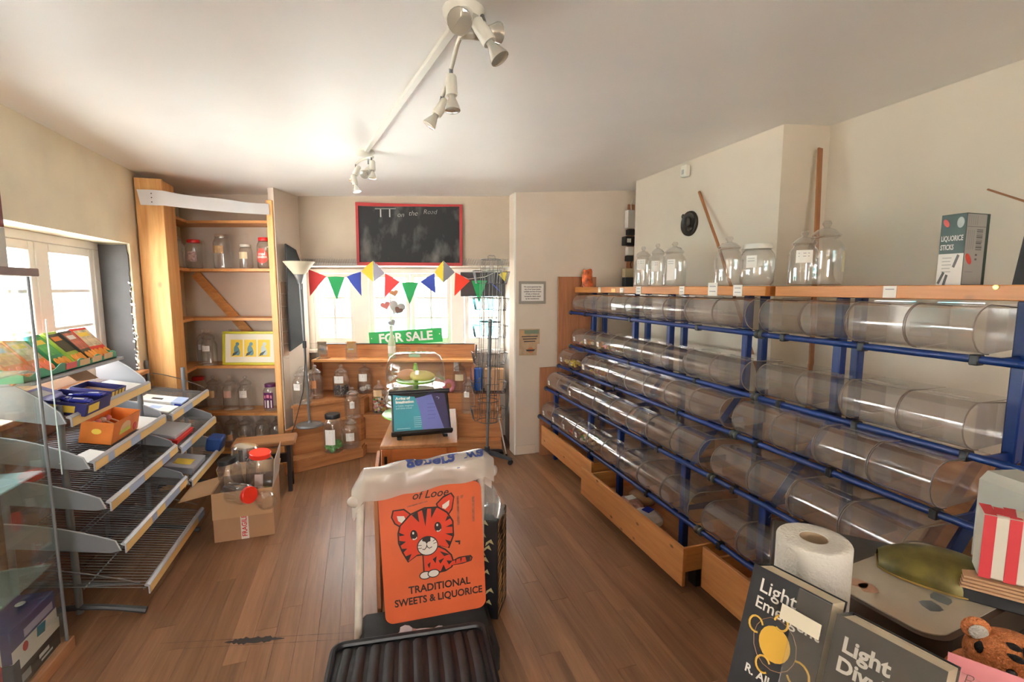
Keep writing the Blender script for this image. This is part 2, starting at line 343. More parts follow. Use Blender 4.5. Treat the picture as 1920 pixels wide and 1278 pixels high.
q = MB(); q.cbox(-1.479, -1.472, 2.36, 4.04, .0, .90, .002); struct(q.build('trim_5', wood('dark_panelling', (.10, .04, .02), (.20, .085, .045), 'y', 1, .5, 0)))
# flaking paint beside the dark reveal
q = MB()
for i in range(60):
    zz = random.uniform(.95, 1.55); r_ = random.uniform(.002, .007)*(1.8 if 1.1 < zz < 1.18 else 1); xx = -1.484+random.uniform(-.012, .008)
    q.prism([(xx+r_*cos(t+random.random()), zz+r_*1.3*sin(t)) for t in (0, 1.2, 2.5, 3.7, 5)], 3.912, 3.918, 'xz')
stuff(struct(q.build('trim_4', M_white)))
# street outside
b = MB(); b.box(-14, 14, -9, 16, -.6, -.35); struct(b.build('ground_street', mat('pale_paving', (.80, .78, .74), .9, noise=.1)))
M_rend = mat('white_render', (.60, .61, .62), .9, noise=.05); M_teal = mat('teal_boards', (.03, .20, .23), .6)
def house(name, label, loc, rz, teal):
    t = thing(name, label, 'building', loc, rz)
    q = MB(); q.box(-3, 3, 0, 3, 0, 3.2); q.build('house_wall', M_rend, t)
    q = MB(); q.prism([(-.2, 3.2), (1.5, 4.3), (3.2, 3.2)], -3.1, 3.1, 'yz'); q.build('roof', mat('slate_roof', (.12, .13, .15), .7), t)
    for i, x_ in enumerate(teal):
        q = MB(); q.cbox(x_-.45, x_+.45, -.05, .02, .9, 1.9, .01); w_ = q.build('window_panel', M_teal, t)
        q = MB(); q.box(x_-.02, x_+.02, -.07, -.05, .95, 1.85); q.box(x_-.4, x_+.4, -.07, -.05, 1.38, 1.42); q.build('glazing_bar', M_white, w_)
c_ = CR(-.9, 9.6); house('cottage', 'white cottage across the street seen through the bay window', (c_[0], c_[1], -.35), -YAW, (-1.5, .1, 1.6))
house('cottage', 'white cottage seen through the window of the left wall', (-6.2, 4.0, -.35), pi/2, (-1.2, .4, 2.0))
# daylight guides at the openings (they emit nothing, they steer sky sampling)
m_ = CR(-1.06, 4.97); portal('bay_portal', (m_[0], m_[1], 1.30), (pi/2, 0, pi-YAW), 1.95, .78)
portal('left_portal', (-1.74, 2.915, 1.36), (pi/2, 0, -pi/2), 2.0, .85)
portal('rear_portal', (-.5, -3.25, 1.45), (pi/2, 0, 0), 1.2, 1.2)
# ---------------------------------------------------------------- pick-and-mix stand along the right wall
# tiers: rail x, rail z, bin front x, bin back x, top-front x, bin height
TIER = [(1.78, 1.285, 1.74, 1.965), (1.78, .985, 1.74, 1.99), (1.668, .812, 1.62, 1.90), (1.55, .615, 1.51, 1.80), (1.49, .365, 1.45, 1.74)]
BH = .152
UA = [1.84, 2.068, 2.288, 2.497, 2.712, 2.937, 3.14, 3.36, 3.575, 3.79]; UB = [.945, 1.14, 1.345, 1.544, 1.762]
FRAMES_A = [3.74, 3.08, 2.66, 2.01]; FRAMES_B = [1.50, .915]
def stand(name, label, ya, yb, frames, grp):
    t = thing(name, label, 'display stand', (1.9, (ya+yb)/2, 0), 0, grp); ox, oy = 1.9, (ya+yb)/2
    def bld(q, n, m): return q.build(n, m, t, (-ox, -oy, 0))
    for i, y in enumerate(frames):
        q = MB(); q.cbox(1.90, 1.94, y-.018, y+.018, .96, 1.462, .004); bld(q, 'front_post', M_blue)
        q = MB(); q.cbox(2.005, 2.043, y-.018, y+.018, .02, 1.462, .004); bld(q, 'back_post', M_blue)
        q = MB(); q.tube([(1.92, y, .97), (1.575, y, .56)], .02, 4); bld(q, 'sloping_strut', M_blue)
        q = MB(); q.cbox(1.555, 1.592, y-.018, y+.018, .02, .60, .004); bld(q, 'front_leg', M_blue)
        for k, (rx, rz, fx, bx) in enumerate(TIER):
            q = MB(); q.prism([(rx, rz-.012), (rx, rz+.006), (1.93 if k < 2 else bx+.02, rz+.010), (1.93 if k < 2 else bx+.02, rz-.022)], y-.004, y+.004, 'xz'); bld(q, 'bracket_arm', M_blue)
    for k, (rx, rz, fx, bx) in enumerate(TIER):
        q = MB(); q.tube([(rx, ya, rz), (rx, yb, rz)], .0125, 10); r = bld(q, 'rail', M_blue)
        n = 3
        for i in range(n):
            y = ya+(yb-ya)*(i+.5)/n+.06
            q = MB(); q.cbox(rx-.016, rx+.018, y-.012, y+.012, rz-.018, rz+.015, .003); q.build('rail_clip', M_black, r, (0, 0, 0))
        for y, sgn in ((ya, -1), (yb, 1)):
            q = MB(); q.lathe([(.0, 0), (.016, 0), (.021, .006), (.021, .014), (.014, .022), (0, .024)], n=12, M=TR(rx, y, rz) @ RX(-sgn*pi/2)); q.build('end_knob', mat('dark_grey_knob', (.06, .065, .06), .4), r)
    return t
def back_board(label, y0, y1):
    q = MB(); q.cbox(0, .016, -(y1-y0)/2, (y1-y0)/2, 0, .88, .002); tag(q.build('back_board', M_old_y, None, (2.046, (y0+y1)/2, .05)), label, 'board', 'boards behind the sweet stand')
back_board('brown board standing behind the lower rows of the far stand bay', 1.80, 3.90); back_board('brown board standing behind the lower rows of the near stand bay', .7, 1.78)
stand('sweet_stand', 'long far bay of the blue tubular pick-and-mix stand', 1.81, 3.90, FRAMES_A, 'bays of the pick-and-mix stand')
stand('sweet_stand', 'short near bay of the blue tubular pick-and-mix stand beside the counter', .72, 1.765, FRAMES_B, 'bays of the pick-and-mix stand')
# pine end panel with a step, top boards, drawers
q = MB(); q.prism([(1.50, 0), (2.03, 0), (2.03, 1.60), (1.668, 1.60), (1.668, .80), (1.50, .80)], 3.925, 3.95, 'xz'); pn = q.build('end_panel', M_old_z)
tag(pn, 'tall brown wooden end panel with a step closing the far end of the sweet stand', 'panel')
M_plk = wood('orange_pine_y', (.42, .145, .03), (.60, .25, .07), 'y', 1, .4, .6, kn=(.05, .13), ks=1.5)
def top_board(label, y0, y1, cards):
    t = thing('top_board', label, 'shelf', (1.92, (y0+y1)/2, 1.463), 0, 'orange pine boards on top of the sweet stand'); oy = (y0+y1)/2
    q = MB(); q.cbox(-.12, .125, y0-oy, y1-oy, 0, .047, .003); q.build('board', M_plk, t)
    for (y, w, h, dz, c) in cards:
        q = MB(); q.box(-.1225, -.1205, y-oy-w/2, y-oy+w/2, dz, dz+h); cd_ = q.build('price_card', mat('price_card_'+c, {'w': (.80, .77, .72), 'o': (.85, .50, .18)}[c], .7), t)
        q = MB()
        for r_ in range(2 if h > .045 else 1):
            q.box(-.1232, -.1224, y-oy-w*.33, y-oy+w*.33, dz+h*(.68-.38*r_), dz+h*(.76-.38*r_))
        q.build('faint_print', mat('faint_ink', (.35, .34, .36), .7), cd_)
top_board('orange pine top board above the far bay with small white price cards', 1.79, 3.88, [(3.42, .04, .04, .004, 'w'), (3.20, .06, .025, .008, 'o'), (3.08, .05, .035, .004, 'w'), (2.86, .06, .052, -.004, 'w'), (2.40, .045, .048, 0, 'w'), (2.14, .07, .07, -.004, 'w'), (1.96, .06, .055, -.002, 'w')])
top_board('orange pine top board above the near bay with one white price card', .62, 1.735, [(1.235, .045, .042, .003, 'w')])
def drawer(label, x0, y0, y1, z0, z1, depth, oy):
    t = thing('drawer', label, 'drawer', (x0, (y0+y1)/2, z0), 0, 'pine drawers under the sweet stand'); h = (y1-y0)/2; H = z1-z0
    q = MB(); q.cbox(0, .018, -h, h, 0, H, .002); q.build('drawer_front', M_knot, t)
    for s in (-1, 1): q = MB(); q.cbox(.0185, depth, s*(h-.055)-.007, s*(h-.055)+.007, .035, H-.03, .002); q.build('drawer_side', M_pine_x, t)
    q = MB(); q.cbox(depth, depth+.014, -h+.05, h-.05, .035, H-.03, .002); q.build('drawer_back', M_pine_y, t)
    q = MB(); q.box(.0185, depth, -h+.062, h-.062, .035, .041); q.build('drawer_bottom', M_old_y, t)
    for fx_, fy_ in ((.16, -h+.1), (.16, h-.16), (depth-.05, -.03)): q = MB(); q.cbox(fx_, fx_+.03, fy_, fy_+.06, -z0+.001, .034, .002); q.build('runner_foot', M_black, t)
M_knot = wood('knotty_pine_y', (.46, .18, .055), (.66, .31, .105), 'y', 1, .5, knots=.9, kn=(.06, .15), ks=2.2)
drawer('closed knotty pine drawer at the far end under the sweet stand', 1.505, 2.93, 3.91, .11, .288, .40, 0)
drawer('long knotty pine drawer pulled out with sweet bags inside', 1.405, 1.79, 2.885, .095, .285, .40, 0)
drawer('near knotty pine drawer partly hidden by the book holder', 1.50, .95, 1.775, .088, .29, .38, 0)
# bins: a D shaped acrylic tube with end walls, a lid strip and a label holder
def bin_protos():
    pr = {}
    for k, (rx, rz, fx, bx) in enumerate(TIER):
        dep = bx-fx; H = BH
        prof = []
        for i in range(11):            # bulging front from the bottom rail round to the flat top
            a_ = -pi*.52+pi*.98*i/10; prof.append((.075-.078*cos(a_)*1.0+.003, H/2+H/2*sin(a_)))
        pr[k] = (prof, dep)
    return pr
BP = bin_protos(); BINMESH = {}
ORD = ['first', 'second', 'third', 'fourth', 'fifth', 'sixth', 'seventh', 'eighth', 'ninth']
ROW = ['top', 'second', 'third', 'fourth', 'bottom']
def bin_mesh(k, w):
    key = (k, round(w, 2))
    if key in BINMESH: return BINMESH[key]
    prof, dep = BP[k]; h = key[1]/2-.003; H = BH
    b = MB()     # open at the back top; body sheet: front curve, bottom, back
    n = len(prof)
    vs = [(p[0], -h, p[1]) for p in prof]+[(p[0], h, p[1]) for p in prof]; b.add(vs, [(i, i+1, n+i+1, n+i) for i in range(n-1)], True)
    bt = prof[0]
    b.sheet([(bt[0], -h, bt[1]), (dep, -h, .012), (dep, h, .012), (bt[0], h, bt[1])]); b.sheet([(dep, -h, .012), (dep, -h, H*.9), (dep, h, H*.9), (dep, h, .012)])
    for s in (-1, 1): b.sheet([(p[0], s*h, p[1]) for p in prof]+[(dep, s*h, H*.9), (dep, s*h, .012)])
    body = b.mesh('bin_body', M_bin)
    b = MB(); tp = prof[-1]
    b.box(tp[0], dep-.004, -h+.003, h-.003, H-.004, H-.001); b.tube([(tp[0]+.03, -h*.7, H+.003), (tp[0]+.03, h*.7, H+.003)], .003, 6)
    lid = b.mesh('bin_lid', M_bin)
    b = MB()
    b.tube([(p[0]-.0005, 0, p[1]) for p in prof]+[(dep, 0, H*.92)], .0021, 5)
    edge = b.mesh('bin_edge', M_bin_edge)
    i0 = 4; b = MB(); p0, p1 = prof[i0], prof[i0+2]; e = .0022
    b.add([(p0[0]-e, h-.012, p0[1]), (p1[0]-e, h-.012, p1[1]), (p1[0]-e, h-.075, p1[1]), (p0[0]-e, h-.075, p0[1])], [(0, 1, 2, 3)])
    tape = b.mesh('label_holder', clear('label_film', (.9, .9, .9), .16, (.75, .72, .7), .15))
    b = MB(); b.add([(p0[0]-e*1.3, h-.016, p0[1]+.004), (p1[0]-e*1.3, h-.016, p1[1]-.004), (p1[0]-e*1.3, h-.05, p1[1]-.004), (p0[0]-e*1.3, h-.05, p0[1]+.004)], [(0, 1, 2, 3)])
    card = b.mesh('price_label', M_card)
    BINMESH[key] = (body, lid, edge, tape, card); return BINMESH[key]
SWEET = [mat('sweet_'+n, c, .35) for n, c in (('orange', (.75, .28, .04)), ('yellow', (.72, .52, .08)), ('red', (.6, .05, .04)), ('green', (.1, .4, .08)), ('pink', (.75, .3, .32)), ('brown', (.12, .05, .025)), ('cream', (.8, .72, .55)))]
def heap(b, x0, x1, y0, y1, z, n, r, k=None, seed=1):
    R = random.Random(seed)
    for i in range(n):
        b.mi(R.choice(k) if k else R.randrange(7)); b.ball((R.uniform(x0, x1), R.uniform(y0, y1), z+R.uniform(0, .03)), r*R.uniform(.8, 1.2), 6, (1, R.uniform(.7, 1.4), .8))
def place_bins(k, ys, unit, bay, full=(), miss=(), shown_cards=()):
    rx, rz, fx, bx = TIER[k]
    N = len(ys)-1
    for i in range(N):
        if i in miss: continue
        y0, y1 = ys[i], ys[i+1]; body, lid, edge, tape, card = bin_mesh(k, y1-y0)
        j = N-1-i if unit == 'far' else i
        lb = f'{ORD[j]} sweet bin from the end panel, {ROW[k]} row, far bay' if unit == 'far' else f'{ORD[j]} sweet bin from the counter, {ROW[k]} row, near bay'
        lb = ('clear ' if i not in full else 'sweet-filled ')+lb
        t = thing('sweet_bin', lb, 'sweet bin', (fx, (y0+y1)/2, rz+.0135), 0, f'clear acrylic sweet bins on the stand')
        link('bin_body', body, t); link('bin_lid', lid, t); link('bin_edge', edge, t, (0, -(y1-y0)/2+.003, 0)); link('bin_edge', edge, t, (0, (y1-y0)/2-.003, 0)); link('label_holder', tape, t)
        if i in shown_cards: link('price_label', card, t)
        if i in full:
            b = MB(); heap(b, .05, .16, -.08, .08, .028, 34, .014, full[i], i+k*11); stuff(b.build('loose_sweets', SWEET, t))
        z0 = BH*.5
for k in range(5):
    A = dict(full={}, miss=(), cards=())
    if k == 1: A = dict(full={8: [0, 1, 4], 7: [5, 6, 0], 6: [0, 4, 1]}, miss=(), cards=(8, 7, 6))
    if k == 2: A = dict(full={8: [1, 6, 1], 6: [1, 4, 0]}, miss=(7,), cards=(8, 6))
    if k == 3: A = dict(full={}, miss=(), cards=(8, 6))
    if k == 4: A = dict(full={6: [1, 2, 0, 6], 5: [1, 3, 6]}, miss=(), cards=(8, 7, 6, 5))
    place_bins(k, UA if k < 4 else [y*.992 for y in UA], 'far', 'far', A['full'], A['miss'], A['cards'])
    place_bins(k, UB if k < 4 else [y*.985 for y in UB], 'near', 'near')
# ---------------------------------------------------------------- wire shelf gondola on the left
M_plate = mat('grey_end_plate', (.27, .28, .30), .38, metal=.35); M_strip = mat('ticket_yellow', (.80, .55, .22), .6); M_tick = mat('ticket_blue', (.38, .47, .66), .6); M_rail = mat('grey_channel', (.42, .43, .46), .35)
XB = -1.445; TILT = .2
def gondola(label, y0, y1, levels, plates, yc, posts):
    t = thing('wire_gondola', label, 'shop shelving', (-1.3, yc, 0), 0, 'wire shelf units along the left wall')
    O = (1.3, -yc, 0)
    for y in posts:
        q = MB(); q.tube([(-1.247, y, .05), (-1.247, y, 1.0 if y < 3 else .93)], .014, 10); q.build('front_upright', M_greym, t, O)
        q = MB(); q.tube([(-1.465, y, .03), (-1.465, y, .99)], .014, 10); q.build('back_upright', M_greym, t, O)
        q = MB(); q.tube([(-1.465, y, .05)]+[(-1.465+.47*u, y-.005*u, .05+.045*sin(pi*u**.8)-.035*u) for u in [i/8 for i in range(1, 9)]], [.013]*7+[.014, .016], 8); q.build('arched_foot', mat('dark_foot', (.05, .052, .055), .45), t, O)
    for k, (lx, lz) in enumerate(levels):
        zt = lambda x: lz+.022+(lx-x)*TILT
        q = MB(); n = int((y1-y0)/.024)
        for i in range(n+1): y = y0+.006+(y1-y0-.012)*i/n; q.tube([(XB, y, zt(XB)), (lx-.012, y, zt(lx-.012))], .0022, 4, caps=False)
        for x in (XB, XB+(lx-XB)*.5, lx-.02): q.tube([(x, y0, zt(x)-.004), (x, y1, zt(x)-.004)], .0032, 5)
        w = stuff(q.build('wire_shelf', M_chrome, t, O)); w['kind'] = 'stuff'
        q = MB(); q.prism([(lx-.016, lz+.042), (lx-.006, lz+.046), (lx+.004, lz+.036), (lx+.004, lz-.004), (lx-.002, lz-.004), (lx-.002, lz+.030), (lx-.016, lz+.036)], y0, y1, 'xz'); r = q.build('ticket_rail', M_rail, t, O)
        y = y0+.004; rr = random.Random(k+int(y0*10))
        while y < y1-.02:
            ln = min(rr.choice([.06, .11, .17]), y1-.004-y); bl = rr.random() < (.34 if k in (1, 2, 3) else .12)
            if (k == 0 and y0 < 3): bl = False
            q = MB(); q.add([(lx+.0045, y, lz-.003), (lx+.0045, y+ln, lz-.003), (lx+.0045, y+ln, lz+.033), (lx+.0045, y, lz+.033)], [(0, 1, 2, 3)])
            q.build('price_ticket', M_tick if bl else M_strip, r)
            y += ln
        for y, kind in plates.get(k, ()):
            pr = []
            hr, hf = (.155, .045) if k == 0 and y0 < 3 else (.105, .045)
            for i in range(13): u = i/12; x = XB+(lx-.03-XB)*u; pr.append((x, zt(x)-.012+hf+(hr-hf)*(1-u**1.9)))
            low = [(lx-.012, zt(lx)-.008), (lx-.05, zt(lx-.05)-.022), (XB, zt(XB)-.014)]
            if kind == 'p': q = MB(); q.prism(pr+low, y-.002, y+.002, 'xz'); q.build('end_plate', M_plate, t, O)
            else: q = MB(); q.tube([(x, y, z) for x, z in pr], .003, 6); q.build('wire_end', M_chrome, t, O)
            if kind == 'p': q = MB(); q.tube([(x, y, z+.002) for x, z in pr]+[(lx-.012, y, zt(lx)-.008)], .0032, 5); q.build('plate_rim', M_rail, t, O)
        for y in posts:
            if y0-.1 < y < y1+.1: q = MB(); q.prism([(XB, zt(XB)-.006), (lx-.05, zt(lx-.05)-.006), (lx-.05, zt(lx-.05)-.014), (XB, zt(XB)-.035)], y-.003+.012, y+.003+.012, 'xz'); q.build('shelf_arm', M_greym, t, O)
    return t
LV = [(-1.19, .917), (-1.125, .714), (-1.08, .527), (-1.04, .326), (-.965, .116)]
near = gondola('near grey wire shelf unit beside the glass cabinet', 2.46, 3.27, LV, {0: ((2.45, 'p'), (3.275, 'p')), 1: ((2.45, 'p'), (3.275, 'p')), 2: ((2.45, 'p'), (3.275, 'p')), 3: ((2.45, 'p'), (3.275, 'p')), 4: ((2.45, 'w'), (3.275, 'w'))}, 2.86, (2.50, 3.28))
q = MB(); q.cbox(-1.45, -1.275, 2.42, 3.2, 1.105, 1.12, .003); q.build('top_shelf', M_plate, near, (1.3, -2.86, 0))
LF = [(-1.10, .71), (-1.066, .503), (-1.023, .29)]
gondola('far grey wire shelf unit in front of the pine corner shelving', 3.295, 4.02, LF, {0: ((4.025, 'w'),), 1: ((3.29, 'p'), (4.025, 'p')), 2: ((3.29, 'p'), (4.025, 'p'))}, 3.66, (4.0,))
# ---------------- goods on the shelves
def open_box(name, label, cat, w, d, h, loc, rz, m_out, m_in=None, tilt=0, group=None, th=.003, floor=True, rot=None):
    t = thing(name, label, cat, loc, rz, group, rot or (0, tilt, rz)); mi_ = m_in or M_kraft
    for nm, (x0, x1, y0, y1) in (('front_side', (-w/2, w/2, -d/2, -d/2+th)), ('back_side', (-w/2, w/2, d/2-th, d/2)), ('end_side', (-w/2, -w/2+th, -d/2+th, d/2-th)), ('end_side', (w/2-th, w/2, -d/2+th, d/2-th))):
        q = MB(); q.box(x0, x1, y0, y1, 0, h); q.build(nm, m_out, t)
    if floor: q = MB(); q.box(-w/2+th, w/2-th, -d/2+th, d/2-th, 0, th); q.build('bottom', mi_, t)
    return t
def zl(L, x): return L[1]+.0245+(L[0]-x)*TILT
tl = math.atan(TILT)
M_navy = mat('navy_carton', (.035, .035, .18), .4); M_blu = mat('blue_foil', (.035, .05, .42), .22, metal=.35); M_org = mat('orange_carton', (.78, .22, .035), .45, noise=.15, nscale=12)
M_grn = mat('green_carton', (.02, .24, .10), .5); M_red = mat('red_carton', (.62, .03, .02), .45); M_yel = mat('yellow_print', (.85, .60, .08), .5); M_pur = mat('purple_carton', (.10, .07, .38), .4)
# L1 navy tray of blue wrapped bars
x = -1.27; t = open_box('bar_carton', 'open navy carton of blue wrapped chocolate bars on the upper wire shelf', 'box', .20, .22, .055, (x, 2.64, zl(LV[0], x)), 0, M_navy, M_kraft, tl)
q = MB(); q.box(-.06, .06, -.1115, -.1105, .012, .042); q.build('yellow_flash', M_yel, t); q = MB(); q.box(.1005, .1015, -.09, .0, .01, .045); q.build('yellow_flash', M_yel, t)
R = random.Random(3)
for i in range(9):
    o = thing('chocolate_bar', f'blue wrapped chocolate bar, {["front left", "front middle", "front right", "middle left", "centre", "middle right", "back left", "back middle", "back right"][i]} one in the navy carton', 'chocolate bar', (x-.06+.06*(i % 3), 2.575+.065*(i//3), zl(LV[0], x)+.022+R.uniform(0, .02)), R.uniform(-.5, .5), 'blue wrapped bars', (R.uniform(-.2, .2), R.uniform(-.3, .3)+tl, R.uniform(-.5, .5)))
    q = MB(); q.cbox(-.032, .032, -.022, .022, 0, .014, .004); q.build('wrapper', M_blu, o)
    q = MB(); q.prism([(-.042, -.018), (-.032, -.02), (-.032, .02), (-.042, .018)], .005, .009, 'xy'); q.build('crimped_end', M_blu, o); q = MB(); q.prism([(.032, -.02), (.042, -.018), (.042, .018), (.032, .02)], .005, .009, 'xy'); q.build('crimped_end', M_blu, o)
    q = MB(); q.box(-.02, .018, -.008, .006, .0142, .0148); q.build('pale_print', mat('pale_print', (.62, .66, .80), .4), o)
x = -1.29; t = open_box('bar_carton', 'half open navy carton with yellow squares beside the blue bars', 'box', .17, .16, .045, (x, 2.92, zl(LV[0], x)), 0, M_navy, M_kraft, tl)
for i in range(4): q = MB(); q.box(.0855, .0862, -.07+.036*i, -.046+.036*i, .014, .038); q.build('yellow_square', M_yel, t)
for i in range(3):
    q = MB(); q.cbox(-.07, .06, -.06+.04*i, -.03+.04*i, .006, .026, .004); q.build('bar', M_kraft, t)
q = MB(); q.prism([(-.13, -.10), (.02, -.10), (.05, .10), (-.11, .10)], 0, .003, 'xy'); o = q.build('cardboard_sheet', M_kraft, None, (-1.38, 2.98, zl(LV[0], -1.38)+.075), (0, .75, .1)); tag(o, 'brown cardboard lid propped behind the navy cartons', 'cardboard')
q = MB(); q.cbox(-.05, .05, -.12, .12, 0, .07, .012); o = thing('sweet_bag', 'pale purple sweet bag at the near end of the upper wire shelf', 'bag', (-1.38, 2.57, zl(LV[0], -1.38)), 0, None, (0, tl+.2, 0)); q.build('bag', mat('lilac_bag', (.42, .42, .80), .3), o)
q = MB(); q.box(-.02, .03, -.09, .06, .0702, .0712); q.build('white_print', M_card, o)
q = MB(); q.prism([(-.09, -.09), (.10, -.11), (.11, .10), (-.08, .11)], 0, .0025, 'xy'); tag(q.build('paper_sheet', M_card, None, (-1.30, 3.15, zl(LV[0], -1.3)), (0, tl, 0)), 'white paper lying at the far end of the upper wire shelf', 'paper')
# L2 orange carton
x = -1.235; t = open_box('fudge_carton', 'open orange carton on the second wire shelf', 'box', .13, .29, .105, (x, 2.87, zl(LV[1], x)), .0, M_org, mat('carton_inside', (.45, .22, .10), .8), tl)
q = MB(); q.prism([(.1+.055*cos(pi*i/10)-.1, .055+.03*sin(pi*i/10)) for i in range(11)]+[(-.055, .045), (.055, .045)], -.0006, .0006, 'xz', M=TR(.0655, -.01, 0) @ RZ(pi/2)); q.build('arched_print', mat('print_sand', (.75, .50, .28), .5), t)
q = MB(); q.prism([(-.06, .028), (.06, .028), (.055, .048), (-.055, .048)], -.0007, .0007, 'xz', M=TR(.0656, -.01, 0) @ RZ(pi/2)); q.build('green_print', mat('print_lime', (.60, .62, .10), .5), t)
q = MB(); q.prism([(.02*cos(a_*.63), .03+.02*sin(a_*.63)) for a_ in range(10)], -.0007, .0007, 'xz', M=TR(.0656, .10, 0) @ RZ(pi/2)); q.build('red_spot', M_red, t)
q = MB(); q.prism([(.02*cos(a_*.63), .06+.014*sin(a_*.63)) for a_ in range(10)], -.0008, .0008, 'xz', M=TR(-.0, -.1458, 0)); q.build('yellow_spot', M_yel, t)
for i in range(4):
    o = thing('lollipop', f'wrapped sweet stick, {ORD[i]} from the front inside the orange carton', 'sweet', (x+.01, 2.80+.05*i, zl(LV[1], x)+.05), 0, 'wrapped sweets in the orange carton', (.3, .9+tl-.5, .2*i))
    q = MB(); q.tube([(-.05, 0, 0), (.05, 0, .0)], .004, 6); q.build('stick', M_card, o); q = MB(); q.ball((-.05, 0, 0), .015, 10); q.build('sweet', SWEET[4] if i % 2 else M_card, o)
q = MB(); q.prism([(-.11, -.12), (.13, -.12), (.13, .12), (-.11, .12)], 0, .002, 'xy'); tag(q.build('paper_sheet', M_card, None, (-1.27, 3.12, zl(LV[1], -1.27)), (0, tl, 0)), 'white paper lining the second wire shelf past the orange carton', 'paper')
q = MB(); q.prism([(-.04, -.1), (.08, -.05), (.06, .08), (-.02, .1)], 0, .002, 'xy'); tag(q.build('paper_sheet', M_card, None, (-1.20, 2.545, zl(LV[1], -1.20)), (0, tl, 0)), 'torn white paper at the near end of the second wire shelf', 'paper')
# far unit: packs
def pack(name, label, w, d, h, loc, m_, deco=(), rz=0, rot=None, cat='box'):
    t = thing(name, label, cat, loc, rz, None, rot or (0, tl, rz)); q = MB(); q.cbox(-w/2, w/2, -d/2, d/2, 0, h, .003); q.build('carton', m_, t)
    for nm, mm, bx in deco: q = MB(); q.box(*bx); q.build(nm, mm, t)
    return t
pack('white_packet', 'white and blue flat packet on the upper far wire shelf', .24, .16, .02, (-1.25, 3.62, zl(LF[0], -1.25)), M_card, [('blue_band', M_tick, (.06, .121, -.081, .081, .002, .0208)), ('blue_edge', M_blu, (.08, .1212, -.0812, .0812, .0, .012)), ('grey_print', M_ink, (-.06, .0, -.04, .0, .0201, .0207))], .05)
pack('white_packet', 'plain white sheet packet beside the blue one on the far shelf', .26, .15, .012, (-1.26, 3.43, zl(LF[0], -1.26)), M_card, [('faint_print', M_tick, (.0, .06, -.03, .03, .0121, .0126))], -.04)
pack('red_carton', 'flat red carton on the middle far wire shelf', .22, .30, .03, (-1.22, 3.52, zl(LF[1], -1.22)), M_red)
pack('lid_tray', 'pale grey plastic lid stacked on the flat red carton', .215, .29, .025, (-1.225, 3.52, zl(LF[1], -1.225)+.0315), mat('pale_grey_plastic', (.55, .54, .56), .4))
t = pack('label_tub', 'grey tub with a yellow label on the lower far wire shelf', .17, .26, .04, (-1.14, 3.55, zl(LF[2], -1.14)), mat('grey_tub', (.40, .40, .45), .4), [('yellow_label', M_yel, (-.05, .05, -.07, .03, .0402, .041))])
q = MB(); q.cbox(-.05, .05, -.07, .07, 0, .10, .012); tag(q.build('blue_tub', mat('deep_blue', (.01, .05, .22), .4), None, (-1.06, 3.93, zl(LF[2], -1.06)), (0, tl, 0)), 'deep blue tub at the far end of the lower far wire shelf', 'tub')
# green display tray of sweet cartons on the very top
t = thing('display_tray', 'green cardboard display tray on top of the near shelf unit', 'tray', (-1.365, 2.775, 1.121), 0)
q = MB(); q.box(-.085, .07, -.385, .385, 0, .004); q.build('tray_base', M_grn, t)
pl = [(-.385, 0), (.385, 0)]+[(.385-.77*i/40, .032+.012*sin(i*pi/4)) for i in range(41)]
q = MB(); q.prism(pl, .0665, .07, 'yz'); q.build('tray_front', M_grn, t)
for s in (-1, 1): q = MB(); q.prism([(-.085, 0), (.066, 0), (.066, .03), (-.085, .09)], s*.383-.0015, s*.383+.0015, 'xz'); q.build('tray_end', M_grn, t)
M_tan = mat('tan_card', (.62, .40, .20), .7)
for i in range(4):
    y = -.05+.115*i; q = MB(); q.prism([(y-.045, .008), (y+.045, .008), (y+.05, .036), (y-.04, .036)], .0702, .0712, 'yz'); q.build('cut_out_card', M_tan if i > 0 else M_red, t)
cols = [(M_org, 'orange', 2.47), (M_org, 'red and orange', 2.615), (M_grn, 'green', 2.76), (mat('lime_carton', (.36, .50, .06), .45, noise=.2, nscale=15), 'lime green', 2.90), (mat('black_carton', (.03, .03, .025), .4), 'black and red', 3.02), (M_red, 'red topped', 3.125)]
for i, (m_, cn, y) in enumerate(cols):
    o = thing('sweet_carton', f'{cn} sweet carton leaning in the green tray, {["at the near end", "second from the near end", "third from the near end", "fourth from the near end", "second from the far end", "at the far end"][i]}', 'box', (-1.318, y, 1.128), 0, 'sweet cartons in the green tray', (0, -.68, R.uniform(-.12, .12)))
    hh = .20+R.uniform(-.02, .012); wd = .066
    q = MB(); q.cbox(-.032, .0, -wd, wd, 0, hh, .003); q.build('carton', m_, o)
    q = MB(); q.box(.0002, .0012, -wd*.85, wd*.85, hh*.40, hh*.92); q.build('front_print', mat('print_mix_%d' % i, [(.80, .45, .15), (.74, .62, .40), (.10, .42, .10), (.05, .05, .03), (.60, .16, .10), (.75, .60, .40)][i], .5, noise=.5, nscale=28), o)
    q = MB(); q.box(.0013, .0018, -wd*.7, wd*.5, hh*.72, hh*.84); q.build('title_print', [M_tick, M_yel, M_yel, M_org, M_card, M_yel][i], o)
    for s in range(3):
        q = MB(); q.prism([(.019*cos(a_*.57)+(s-1)*.042, .038+.026*sin(a_*.57)) for a_ in range(11)], -.002, .002, 'xz', M=TR(.003, 0, 0) @ RZ(pi/2)); q.build('round_sweet', SWEET[0] if i > 1 else mat('coral', (.85, .20, .10), .4), o)
